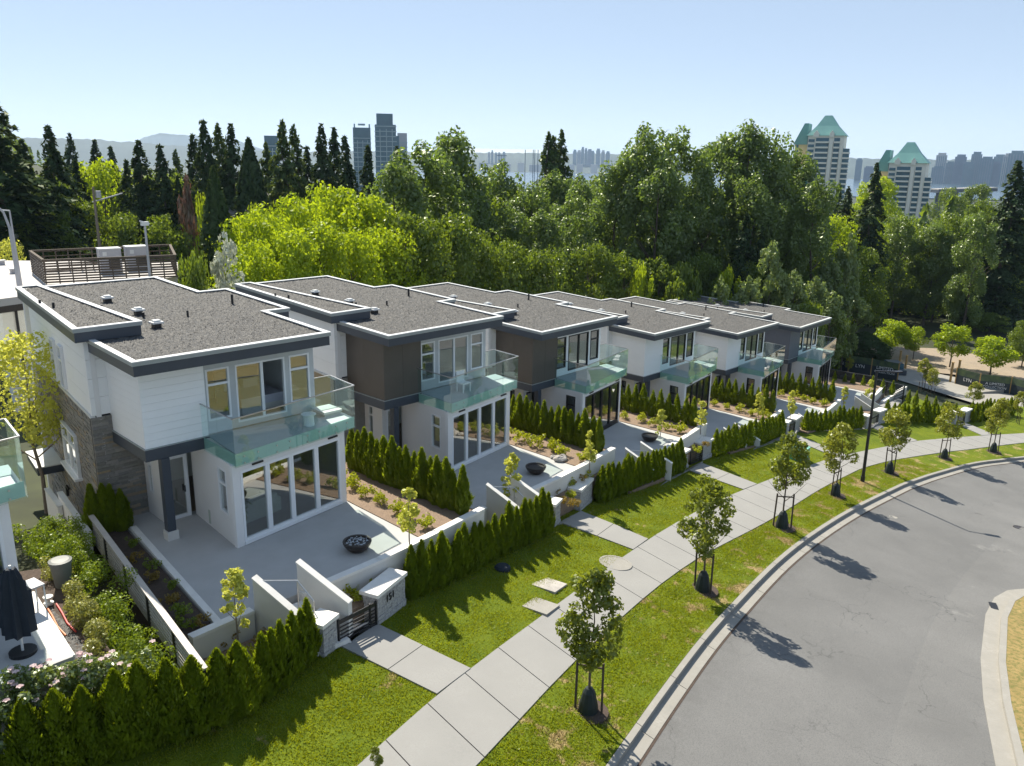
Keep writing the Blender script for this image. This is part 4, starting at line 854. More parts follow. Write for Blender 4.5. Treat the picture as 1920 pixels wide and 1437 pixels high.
for k, (px, py) in enumerate(((425, 1205), (478, 1150), (512, 1165), (540, 1180), (432, 1245), (480, 1230), (500, 1205))):
    p = U(px, py, -.60); shrub((OSH, BSH, BSH, DSH, OSH, BSH, OSH)[k:k+1][0], p, rr.uniform(.8, 1.1), '%s low shrub from the fence, left front bed of the nearest townhouse' % ORD[k], 'shrubs in the left front bed')
for k, (px, py) in enumerate(((645, 1117), (668, 1127), (655, 1105), (690, 1090), (712, 1075), (730, 1068), (708, 1062), (750, 1050), (775, 1040))):
    p = U(px, py, -.6); shrub(BSH, p, rr.uniform(.9, 1.25), '%s yellow-green shrub from the stairs, right front bed of the nearest townhouse' % ORD[k], 'shrubs in the right front bed')
for k, (px, py) in enumerate(((1052, 945), (1070, 935), (1040, 925), (1068, 912), (1085, 905), (1098, 897), (1075, 952))):
    p = U(px, py, HZ[1]-.6); shrub((OSH, BSH)[k % 2], p, rr.uniform(.9, 1.25), '%s yellow shrub from the pillar, bed of the brown white-framed townhouse' % ORD[k], 'shrubs in the second front bed')
for i in range(2, 5):
    for k in range(5):
        x, y, z = W(i, 3+1.4*k, -5.75+rr.uniform(-.1, .1)); shrub((OSH, BSH)[k % 2], (x, y, max(HZ[i]-.62, float(zf(x, y))+.1)), rr.uniform(.9, 1.3), '%s shrub from the stairs in the front bed of the %s' % (ORD[k], SH[i]), 'front bed shrubs of the %s' % SH[i])
def smalltree(seed, h, wd, m, n, leaf, tr=.03, bark='lbark', low=.25, c0=.22, clump=26):
    g = np.random.default_rng(seed); C, R = crown_round(g, h*c0, h, wd, clump, low=low); R = R*1.15
    return leafmesh('crown', g, C, R, n, leaf, m, 1.0, .62), trunk_mesh('trunk', g, h, tr, bark, 7, .26, .86)
def planted(name, cr, tk, p, label, cat, group, s=1, rz=None):
    t = thing(name, label, cat, p, rr.uniform(0, 6.28) if rz is None else rz, group); t.scale = (s, s, s) if not hasattr(s, '__len__') else s; link('crown', cr, t); link('trunk', tk, t); return t
SAP = [smalltree(100+k, 2.3, .85, 'sapling', 900, .125) for k in range(4)]
for k, (px, py, yt, zz, lb) in enumerate(((447, 1222, 1068, -.62, 'left front bed of the nearest townhouse'), (768, 1028, 915, 0, 'mulch bed corner of the nearest townhouse'), (958, 962, 850, HZ[1]-.62, 'left front bed of the brown white-framed townhouse'), (1105, 885, 808, HZ[1]-.1, 'mulch bed corner of the brown white-framed townhouse'),
        (1237, 835, 768, HZ[2]-.5, 'left front bed of the brown black-framed townhouse'), (1313, 815, 752, HZ[2]-.2, 'mulch bed of the brown black-framed townhouse'), (1420, 795, 736, HZ[3]-.4, 'bed below the middle white townhouse'), (1481, 790, 733, HZ[3]-.4, 'bed right of the middle white townhouse'), (1580, 772, 725, HZ[4]-.5, 'bed below the slate grey end house'), (1626, 768, 712, HZ[5]-.6, 'bed right of the slate grey end house'))):
    p = U(px, py, zz); h = heightpx(p, yt); planted('sapling', *SAP[k % 4], p, 'pale yellow-green young tree in the %s' % lb, 'young tree', 'pale young garden trees', h/2.3)
STR = [smalltree(120+k, 4.2, 1.95, 'maple', 3300, .135, .045, 'bark', .3, .36, 30) for k in range(3)]; STF = [smalltree(130+k, 4.2, 2.1, 'maple2', 2600, .15, .045, 'bark', .3, .36, 30) for k in range(3)]
g = np.random.default_rng(3); bagm = MB().lathe([(.27, 0), (.25, .25), (.17, .62), (.10, .74), (.05, .78)], 12).mesh('watering_bag', 'bag')
STL = [(1103, 1335, 1070, 'nearest street tree, standing by the road in the lower middle'), (1317, 1108, 898, 'second street tree from the camera, its crown over the sidewalk edge'), (1466, 990, 812, 'third street tree from the camera, near the green utility box'), (1566, 930, 795, 'broad yellow-green street tree left of the black lamp post'),
       (1667, 888, 765, 'street tree right of the black lamp post'), (1770, 860, 758, 'sixth street tree, in front of the path to the last gate'), (1862, 848, 748, 'last street tree along the bend near the right border')]
for k, (px, py, yt, lb) in enumerate(STL):
    p = U(px, py, zf); h = heightpx(p, yt); t = planted('street_tree', *((STR if k < 3 else STF)[k % 3]), p, lb, 'tree', 'staked street trees along the verge', h/4.2)
    s = 4.2/h
    for q, dx in enumerate((-.36, .36)): MB().tube([(dx, .05*(1-2*q), -.1), (dx*.95, .03, 1.55)], .035, 6).build('stake', 'stake', t)
    MB().beam((-.35, .03, 1.40), (.35, .0, 1.42), .05, .04).build('tie_bar', 'stake', t); link('watering_bag', bagm, t)
    MB().lathe([(.55, -.06), (.55, .03), (.2, .06), (0, .06)], 16).build('mulch_ring', 'soil', t)
p = U(706, 1458, zf); planted('street_tree', *STR[0], p, 'tip of a small shoot at the bottom border beside the sidewalk', 'tree', None, .2)
# hedges and roses at the left
def hedge(name, pts, wd, h, n, leaf, m, label, seed, cat='hedge'):
    g = np.random.default_rng(seed); pts = np.array(pts, float); seg = np.linalg.norm(np.diff(pts[:, :2], axis=0), axis=1); cum = np.concatenate([[0], np.cumsum(seg)]); K = int(cum[-1]/.16)+4
    u = np.sort(g.uniform(0, cum[-1], K)); C = np.stack([np.interp(u, cum, pts[:, j]) for j in range(3)], 1); C[:, :2] += g.normal(size=(K, 2))*wd*.22; C[:, 2] += h*g.uniform(.25, .85, K)
    o = link(name, leafmesh(name, g, C-pts[0], g.uniform(.55, .95, K)*wd*.42, n, leaf, m, 1.0, .55), None, pts[0]); return tag(o, label, cat)
hedge('hedge', [(-1.5, 3.2, -.5), (-2.05, -2.0, -.5), (-2.75, -7.2, -.65)], 1.0, 1.5, 14000, .08, 'hedge', 'long bright green clipped hedge running along the pale slat fence', 1)
hedge('hedge', [(-2.6, 4.2, -.3), (-2.35, 1.8, -.1), (-2.1, .4, -.1)], .9, 1.15, 4600, .09, 'hedge', 'short yellow-green hedge beside the grey pier at the left border', 2)
hedge('hedge', [(-1.7, 4.6, -.5), (-1.35, 3.2, -.5)], .9, 1.1, 2500, .09, 'mid', 'dark green bush between the short hedge and the low side wall', 3)
hedge('hedge', [(-2.95, .8, .2), (-2.75, 0, .2)], .7, .5, 1100, .08, 'vhedge', 'pale variegated shrub patch behind the grey garden bin', 4)
hedge('hedge', [(-2.85, -1.5, .2), (-3.0, -3.4, .2), (-3.3, -5.2, .2)], .75, .85, 5200, .075, 'vhedge', 'yellow variegated hedge beside the gravel strip', 5)
for k, (a, b, w_, h, lb) in enumerate((((-6.6, -6.7, .1), (-5.2, -6.6, .1), 1.5, 1.35, 'pink rose bush at the far left bottom corner'), ((-5.2, -6.6, .0), (-4.0, -6.6, .0), 1.5, 1.35, 'pink rose bush left of the variegated hedge end'), ((-4.0, -6.6, .0), (-2.95, -6.9, -.1), 1.3, 1.15, 'leafy rose bush with few white blooms behind the tall cedars'), ((-6.6, -4.9, 1.0), (-6.2, -4.7, 1.1), .6, .9, 'loose rose shoots in front of the navy parasol'))):
    t = thing('rose_bush', lb, 'rose bush', a, 0, 'rose bushes'); g = np.random.default_rng(200+k); a = np.array(a); b = np.array(b); K = 34
    C = np.stack([a+(b-a)*v for v in g.uniform(0, 1, K)])-a; C[:, :2] += g.normal(size=(K, 2))*w_*.2; C[:, 2] += g.uniform(.2, 1, K)*h
    link('leaves', leafmesh('leaves', g, C, g.uniform(.12, .28, K), 4200 if k < 3 else 420, .10, 'rose', 1, .6), t)
    nf = (22, 26, 8, 3)[k]; top = np.argsort(-C[:, 2])[:nf]
    for j in top:
        fm = MB(); c = C[j]+np.array([0, 0, .24])+g.normal(size=3)*.08
        for q in range(6):
            an = q*1.05+g.uniform(0, .5); dx, dy = math.cos(an), math.sin(an); fm.poly([c, c+np.array([dx*.05-dy*.035, dy*.05+dx*.035, .03]), c+np.array([dx*.085, dy*.085, .02]), c+np.array([dx*.05+dy*.035, dy*.05-dx*.035, .03])])
        fm.build('flower', 'blossom', t)
# street lamp
p = U(1617, 903, zf); h = heightpx(p, 697); t = thing('street_lamp', 'tall black street lamp post with a flat arm on the verge', 'street lamp', p); t.rotation_euler.y = rad(-.5)
MB().tube([(0, 0, -.1), (0, 0, .35)], .13, 12).build('base', 'black', t); MB().tube([(0, 0, .35), (0, 0, h)], [.10, .06], 12).build('pole', 'black', t)
MB().beam((0, .1, h+.03), (.75, -.75, h+.03), .09, .05).build('arm', 'black', t); MB().beam((.55, -.55, h-.01), (1.05, -1.05, h+.02), .30, .07).build('lamp_head', 'black', t)
quad = lambda P: [P[0], P[1], P[3], P[2]]
# ------------------------------------------------------------------ grass blades on the near lawn and verge
def grass(name, fa, fb, x0, x1, n, seed, m='grassb'):
    r = np.random.default_rng(seed); x = x0+(x1-x0)*r.uniform(0, 1, n)**1.5; a = fa(x); b = fb(x); y = a+(b-a)*r.uniform(0, 1, n)
    patch = np.sin(x*1.9+np.sin(y*2.3)*1.4)*np.sin(y*2.1+np.sin(x*1.3)*1.7)
    keep = r.uniform(0, 1, n) < np.clip(.75+.5*patch, .12, 1); x = x[keep]; y = y[keep]; n = len(x)
    for i_ in range(6): k_ = ~inside(quad(PATH[i_]), x, y); x = x[k_]; y = y[k_]
    n = len(x); z = zf(x, y); h = r.uniform(.025, .07, n); ang = r.uniform(0, 6.28, n); wd = r.uniform(.010, .022, n)
    lx, ly = r.normal(size=n)*.035, r.normal(size=n)*.035
    V = np.stack([np.stack([x-np.cos(ang)*wd, y-np.sin(ang)*wd, z-.005], 1), np.stack([x+np.cos(ang)*wd, y+np.sin(ang)*wd, z-.005], 1), np.stack([x+lx, y+ly, z+h], 1)], 1).reshape(-1, 3)
    kind(link(name, npmesh(name, V, np.arange(3*n).reshape(-1, 3), m)), 'stuff')
grass('lawn_grass', lambda x: fin(x)+4.2, lambda x: fin(x)+.03, -8, 42, 150000, 3)
grass('verge_grass', lambda x: fou(x)-.03, lambda x: fcu(x)+.08, -6, 50, 110000, 4, 'vergeb')
# ------------------------------------------------------------------ trees behind the houses
rt = random.Random(21)
def ptree(px, yt, dist, wpx):
    if px < 345 and dist < 100 and wpx != 1: dist = 98+(dist-60)*.6
    d = ray(px, 300); h = math.hypot(d[0], d[1]); x, y = CAM_C[0]+d[0]/h*dist, CAM_C[1]+d[1]/h*dist; z = float(terr(x, y))-.1
    H = heightpx((x, y, z), yt); depth = dist*math.cos(math.atan2(d[0], d[1])-CAM_YAW)
    return (x, y, z), H, wpx*depth/CAM_F
TK = {}
def variants(kind_, n):
    L = []
    for k in range(n):
        g = np.random.default_rng(hash((kind_, k)) % 9999 if False else 500+sum(map(ord, kind_))*7+k)
        if kind_ in ('conifer', 'spruce', 'cypress'):
            if kind_ == 'conifer': me = conifer_mesh('crown', g, 22, 8.2, 'conifer', 12500, .42, .60)
            elif kind_ == 'spruce': me = conifer_mesh('crown', g, 20, 7.0, 'conifer2', 9500, .25, .56, bare=.06)
            else: me = cypress(g)
            L.append((me, trunk_mesh('trunk', g, 20, .32, 'bark', 0, .2, .95), 22 if kind_ == 'conifer' else 20, 8.2 if kind_ == 'conifer' else (7.0 if kind_ == 'spruce' else 7.5)))
        else:
            h, wd, m, nl, leaf, tall = {'cottonwood': (20, 9.5, 'poplar', 14000, .36, .45), 'spring': (11, 9, 'bright', 11500, .27, .5), 'broad': (12, 10, 'mid', 11500, .31, .5),
                'roundtree': (6, 4.6, 'bright', 4200, .24, .6), 'pale': (9, 4.2, 'pale', 3600, .30, .5), 'whiteblossom': (8, 4.4, 'white_bl', 3200, .26, .5), 'copper': (8, 7, 'redleaf', 3000, .4, .5), 'bushy': (6, 8, 'mid', 5200, .34, .5), 'goldbush': (6, 7.5, 'bright', 4600, .32, .5)}[kind_]
            low = .25; c0 = .10 if kind_ not in ('roundtree',) else .22
            C, R = crown_round(g, h*c0, h, wd, 62 if kind_ in ('cottonwood', 'broad', 'spring') else 34, tall, low)
            if kind_ in ('cottonwood', 'pale'):      # upright sprays: stretch clumps and lift a few spires
                for q in range(9): a = g.uniform(0, 6.28); rr_ = g.uniform(0, .3)*wd; C = np.vstack([C, (rr_*math.cos(a), rr_*math.sin(a), h*g.uniform(.86, .99)-rr_*.5)]); R = np.append(R, wd*.055)
            if kind_ == 'roundtree':
                q_ = unit(g.normal(size=(40, 3)))*g.uniform(.5, 1, 40)[:, None]**.5; C = np.array([0, 0, h*.60])+q_*np.array([wd*.34, wd*.34, h*.31]); R = g.uniform(.10, .17, 40)*wd
            me = leafmesh('crown', g, C, R, nl, leaf, m, 1.25 if kind_ in ('cottonwood', 'pale') else .85, .62, .5, .45)
            L.append((me, trunk_mesh('trunk', g, h, h*.014, 'bark', 7, .25), h, wd))
    return L
def cypress(g):
    n = 7000; t = g.uniform(0, 1, n)**1.1; prof = np.minimum(1, (1-t)*1.9)**.75*(.75+.25*np.minimum(1, t/.15)); a = g.uniform(0, 6.28, n)
    r = 3.75*prof*(1+.08*np.sin(a*6+9*t)+.05*np.sin(a*11))*g.uniform(.75, 1.03, n); P = np.stack([r*np.cos(a), r*np.sin(a), 20*(.01+.99*t)], 1)
    N = np.stack([np.cos(a), np.sin(a), np.full(n, .5)], 1)+g.normal(size=(n, 3))*.5; V, F = cards(g, P, N, .75, .5); return npmesh('crown', V, F, 'conifer')
VAR = {k: variants(k, n) for k, n in (('conifer', 4), ('spruce', 3), ('cypress', 1), ('cottonwood', 5), ('spring', 4), ('broad', 4), ('roundtree', 3), ('pale', 3), ('whiteblossom', 1), ('copper', 1), ('bushy', 3), ('goldbush', 2))}
KN = {'conifer': ('conifer', 'dark conifer'), 'spruce': ('spruce_tree', 'mid-green spruce'), 'cypress': ('cypress_tree', 'dense dark cone-shaped cypress'), 'cottonwood': ('cottonwood_tree', 'cottonwood with glinting leaves'), 'spring': ('leafy_tree', 'bright yellow-green tree'), 'broad': ('leafy_tree', 'dark broad-leaved tree'),
      'roundtree': ('round_tree', 'round-headed bright green tree'), 'pale': ('poplar_tree', 'slender pale-leaved poplar'), 'whiteblossom': ('blossom_tree', 'white-blossomed tree'), 'copper': ('copper_tree', 'copper-leaved tree'), 'bushy': ('bush', 'wide dark green bush'), 'goldbush': ('bush', 'wide yellow-green bush')}
TREES = []
def tree(kd, px, yt, dist, wpx, label=None):
    p, H, Wd = ptree(px, yt, dist, wpx); TREES.append((kd, px, yt, dist, p, H, Wd, label))
for a in (('conifer', -8, 172, 62, 210), ('conifer', 98, 236, 74, 120), ('conifer', 45, 262, 80, 110), ('conifer', 262, 264, 78, 112), ('conifer', 302, 272, 74, 105), ('conifer', 235, 300, 84, 80), ('conifer', 140, 300, 88, 90), ('conifer', 330, 330, 72, 70),
          ('cypress', 398, 316, 70, 78, 'dense dark cone-shaped cypress standing alone by the white roof'), ('conifer', 365, 252, 118, 60), ('conifer', 387, 226, 112, 76), ('spruce', 412, 232, 116, 66), ('conifer', 436, 233, 112, 70), ('cypress', 468, 262, 104, 84),
          ('spruce', 532, 226, 118, 66), ('spruce', 553, 236, 122, 56), ('conifer', 604, 233, 112, 62), ('conifer', 628, 240, 120, 40), ('conifer', 648, 256, 108, 84), ('conifer', 690, 274, 112, 64), ('conifer', 745, 275, 130, 50), ('spruce', 500, 268, 125, 46), ('conifer', 575, 275, 126, 54),
          ('conifer', 180, 262, 170, 60), ('conifer', 135, 250, 190, 60), ('conifer', 210, 275, 150, 56), ('spruce', 330, 282, 150, 44),
          ('spring', 190, 296, 92, 122), ('broad', 250, 340, 86, 110), ('broad', 140, 370, 78, 110), ('broad', 210, 400, 70, 80), ('broad', 60, 380, 66, 110), ('spring', 350, 330, 130, 40), ('copper', 345, 334, 100, 46), ('spring', 375, 345, 120, 40), ('goldbush', 372, 372, 96, 50), ('broad', 300, 400, 62, 90), ('bushy', 348, 470, 56, 70), ('broad', 15, 410, 62, 80),
          ('whiteblossom', 408, 434, 56, 82, 'white-blossomed tree behind the gap between the two nearest townhouses'), ('goldbush', 470, 392, 92, 60),
          ('spring', 480, 392, 66, 105), ('spring', 545, 362, 70, 125), ('spring', 612, 346, 76, 130), ('spring', 668, 362, 74, 110), ('spring', 590, 408, 66, 120), ('spring', 520, 430, 62, 100), ('spring', 650, 428, 66, 110), ('spring', 460, 452, 60, 80), ('spring', 705, 420, 70, 80), ('spring', 450, 405, 75, 70),
          ('cottonwood', 792, 272, 86, 190), ('cottonwood', 855, 246, 96, 78), ('cottonwood', 742, 300, 80, 110), ('broad', 760, 400, 72, 130), ('broad', 840, 400, 76, 120), ('cottonwood', 880, 360, 90, 80), ('broad', 900, 430, 80, 110),
          ('cottonwood', 942, 306, 110, 124), ('cottonwood', 905, 330, 116, 60), ('cottonwood', 1042, 322, 116, 118), ('cottonwood', 1000, 345, 104, 80), ('cottonwood', 1095, 342, 112, 84), ('cottonwood', 1075, 360, 100, 70), ('cottonwood', 950, 382, 92, 96), ('cottonwood', 1020, 395, 90, 100), ('cottonwood', 1090, 398, 94, 110), ('broad', 960, 450, 82, 110), ('broad', 1040, 460, 84, 120), ('broad', 1110, 455, 88, 100),
          ('spruce', 1028, 248, 132, 46), ('spruce', 1037, 256, 134, 40), ('spruce', 1052, 245, 136, 56), ('broad', 1120, 330, 150, 60),
          ('cottonwood', 1206, 238, 100, 126), ('cottonwood', 1276, 242, 104, 90), ('cottonwood', 1165, 300, 98, 66), ('cottonwood', 1240, 300, 96, 90), ('cottonwood', 1352, 258, 112, 78), ('cottonwood', 1398, 230, 110, 118), ('cottonwood', 1440, 244, 112, 70), ('cottonwood', 1492, 284, 116, 84), ('cottonwood', 1325, 330, 104, 80), ('cottonwood', 1420, 330, 104, 120), ('cottonwood', 1300, 380, 100, 80),
          ('conifer', 1410, 400, 96, 80), ('conifer', 1440, 420, 98, 70), ('cottonwood', 1480, 380, 104, 80), ('broad', 1180, 470, 88, 110), ('broad', 1250, 480, 90, 110), ('broad', 1330, 470, 94, 110), ('broad', 1420, 490, 96, 110), ('broad', 1500, 460, 104, 100), ('goldbush', 1215, 500, 86, 60), ('bushy', 1300, 505, 88, 90), ('goldbush', 1385, 505, 92, 70),
          ('conifer', 1646, 306, 140, 84), ('conifer', 1598, 350, 150, 70), ('spruce', 1580, 345, 155, 50), ('broad', 1555, 400, 136, 60), ('spring', 1578, 402, 124, 84), ('broad', 1530, 440, 118, 80), ('broad', 1640, 460, 122, 100), ('broad', 1694, 416, 132, 88), ('broad', 1745, 430, 136, 90), ('broad', 1800, 410, 140, 110), ('broad', 1770, 445, 130, 100), ('broad', 1850, 400, 134, 110),
          ('conifer', 1912, 302, 150, 110, 'big dark fir rising at the right border over the skyline'), ('broad', 1862, 372, 140, 100), ('broad', 1880, 450, 122, 110), ('broad', 1920, 430, 118, 110), ('spring', 1650, 330, 210, 40), ('broad', 1620, 400, 180, 70), ('broad', 1795, 350, 300, 50), ('broad', 1840, 345, 320, 60),
          ('pale', 1466, 453, 92, 66), ('pale', 1512, 508, 92, 62), ('pale', 1556, 520, 95, 66), ('pale', 1592, 548, 94, 62), ('pale', 1425, 520, 88, 60), ('pale', 1612, 440, 108, 54), ('pale', 1370, 520, 86, 50), ('pale', 1625, 520, 100, 60), ('pale', 1580, 480, 104, 60), ('bushy', 1540, 560, 92, 80), ('bushy', 1600, 590, 96, 70),
          ('goldbush', 1700, 488, 118, 130), ('goldbush', 1770, 500, 116, 120), ('bushy', 1740, 540, 112, 120), ('goldbush', 1850, 505, 112, 130), ('bushy', 1800, 545, 110, 130), ('bushy', 1680, 540, 112, 100), ('bushy', 1880, 545, 106, 110), ('goldbush', 1910, 500, 112, 90), ('bushy', 1650, 560, 108, 90), ('bushy', 1910, 590, 98, 80), ('bushy', 1860, 580, 104, 90)):
    a = list(a)
    if a[1] > 1640 and a[0] in ('bushy', 'goldbush', 'broad'): a[3] += 45
    tree(*a)
for k in range(34):            # fill the wood behind
    px = rt.uniform(430, 1550); kd = rt.choice(['broad', 'cottonwood', 'broad', 'cottonwood', 'conifer']); dist = rt.uniform(105, 135); tree(kd, px, rt.uniform(330, 420)+(20 if kd == 'broad' else 0), dist, rt.uniform(70, 110))
for k in range(26):
    px = rt.uniform(-20, 760); kd = rt.choice(['conifer', 'conifer', 'spruce', 'broad']); tree(kd, px, rt.uniform(305, 360), rt.uniform(120, 175), rt.uniform(40, 70))
for k in range(22):
    px = rt.uniform(1500, 1930); kd = rt.choice(['broad', 'broad', 'cottonwood', 'spring' if rt.random() < .3 else 'broad']); tree(kd, px, rt.uniform(395, 440)+max(0, 60-(px-1500)), rt.uniform(135, 190), rt.uniform(50, 90))
zone = lambda px: ('behind the first roof, left border' if px < 330 else 'left of the bright maples' if px < 440 else 'behind the second roof' if px < 780 else 'behind the third roof' if px < 1010 else 'behind the fourth roof' if px < 1150 else
                   'left of the twin towers' if px < 1330 else 'just left of the taller tower' if px < 1510 else 'below the twin towers' if px < 1740 else 'toward the right border')
row_ = lambda d: 'front row' if d < 86 else 'middle row' if d < 112 else 'back row'
key = {}
for T in TREES: key.setdefault((T[0], zone(T[1]), row_(T[3])), []).append(T)
for (kd, zn, rw), L in key.items():
    L.sort(key=lambda T: T[1])
    for j, (k_, px, yt, dist, p, H, Wd, label) in enumerate(L):
        nm, ph = KN[kd]; ph = 'small '+ph if H < 8 and kd in ('broad', 'cottonwood', 'conifer') else ph
        lb = label or ('%s %s, %s' % (ph, zn, rw) if len(L) == 1 else '%s from left %s, %s, %s' % (ORD[j], ph if False else KN[kd][1], zn, rw))
        cr, tk, h0, w0 = VAR[kd][rt.randrange(len(VAR[kd]))]; Wd = max(Wd*1.1, H*{'conifer': .27, 'spruce': .27, 'spring': .60, 'broad': .58, 'cottonwood': .40}.get(kd, 0))
        planted(nm, cr, tk, p, lb, 'tree' if nm != 'bush' else 'bush', 'wood behind the townhouses' if kd != 'roundtree' else None, (Wd/w0*rt.uniform(.97, 1.08), Wd/w0*rt.uniform(.97, 1.08), H/h0))
for k, (px, yb, yt, wpx, lb) in enumerate(((1664, 672, 592, 76, 'first round bright tree from the left by the building site'), (1711, 678, 608, 42, 'slim bright young tree between the round trees of the building site'), (1780, 690, 603, 84, 'middle round bright tree at the building site gate'), (1856, 706, 624, 96, 'widest round bright tree on the right of the building site'), (1600, 655, 560, 60, 'pale upright tree behind the slate grey end house'), (1915, 690, 600, 70, 'grey-green tree at the right border behind the hoarding'))):
    p = U(px, yb, zf); H = heightpx(p, yt); Wd = wpx*float((p-CAM_C)@AX_F)/CAM_F; kd = 'roundtree' if k < 4 else ('pale' if k == 4 else 'broad')
    cr, tk, h0, w0 = VAR[kd][k % len(VAR[kd])]; Wd = max(Wd, H*.74) if k < 4 else Wd; planted(KN[kd][0], cr, tk, p, lb, 'tree', 'round trees by the building site' if k < 4 else None, (Wd/w0, Wd/w0, H/h0))
p = U(1616, 678, zf); cr, tk, h0, w0 = VAR['cypress'][0]; planted('yew_bush', cr, tk, p, 'dark rounded yew bush beside the end townhouse', 'bush', None, (.85, .85, heightpx(p, 622)/h0))
pm = [smalltree(300, 7.5, 4.4, 'sapling', 4200, .17, .09, c0=.45, clump=40)]; q, H, Wd = ptree(-6, 628, 37, 1); Wd = 4.6; planted('maple_tree', *pm[0], q, 'golden young maple behind the balcony at the left border', 'tree', None, (Wd/4.4, Wd/4.4, H/7.5))
q, H, Wd = ptree(-12, 452, 82, 1); Wd = 3.5; planted('maple_tree', *pm[0], q, 'golden leaves of a tree above the flat roof at the left border', 'tree', None, (Wd/4.4, Wd/4.4, H/7.5))
# staked trees on the far lane
for k, (px, yb, yt, lb) in enumerate(((1727, 735, 672, 'young street tree beside the driveway wall end'), (1745, 742, 690, 'second young street tree on the far lane beside the hedge'), (1822, 775, 716, 'thin young tree in front of the right hoarding'), (1908, 795, 735, 'staked young tree at the right border beyond the lane'), (1590, 705, 670, 'small yellow-green tree in front of the left hoarding'))):
    p = U(px, yb, zf); h = heightpx(p, yt); t = planted('street_tree', *STF[k % 3], p, lb, 'tree', 'young trees on the far lane', h/4.2)
    for dx in (-.5, .5): MB().tube([(dx, 0, -.1), (dx, 0, 1.3)], .04, 5).build('stake', 'stake', t)
# far wood that reads as one mass
g = np.random.default_rng(77); n = 1500; az = g.uniform(rad(2), rad(84), n); dd = 190+1500*g.uniform(0, 1, n)**1.6; x = CAM_C[0]+np.sin(az)*dd; y = CAM_C[1]+np.cos(az)*dd; z = terr(x, y)
P = []; N = []; SZ = []
for k in range(n):
    con = g.uniform() < .45; h = g.uniform(11, 21) if con else g.uniform(8, 14); wd = h*(.34 if con else .8); c = 70
    t = g.uniform(.05, 1, c); a = g.uniform(0, 6.28, c); r_ = wd/2*((1-t)**.8 if con else np.sin(np.pi*np.clip(t*.9+.08, 0, 1))**.5)*g.uniform(.7, 1.05, c)
    P.append(np.stack([x[k]+r_*np.cos(a), y[k]+r_*np.sin(a), z[k]+h*t], 1)); N.append(np.stack([np.cos(a), np.sin(a), np.full(c, .6)], 1)+g.normal(size=(c, 3))*.5); SZ.append(np.full(c, h*.16))
P = np.concatenate(P); N = np.concatenate(N); SZ = np.concatenate(SZ); N = unit(N); tt = unit(np.cross(N, g.normal(size=N.shape))); b = np.cross(N, tt); s = SZ[:, None]
V = np.stack([P-tt*s*.5, P+b*s*.32, P+tt*s*.5, P-b*s*.32], 1).reshape(-1, 3)
kind(link('distant_wood', npmesh('distant_wood', V, np.arange(len(V)).reshape(-1, 4), 'mid')), 'stuff')
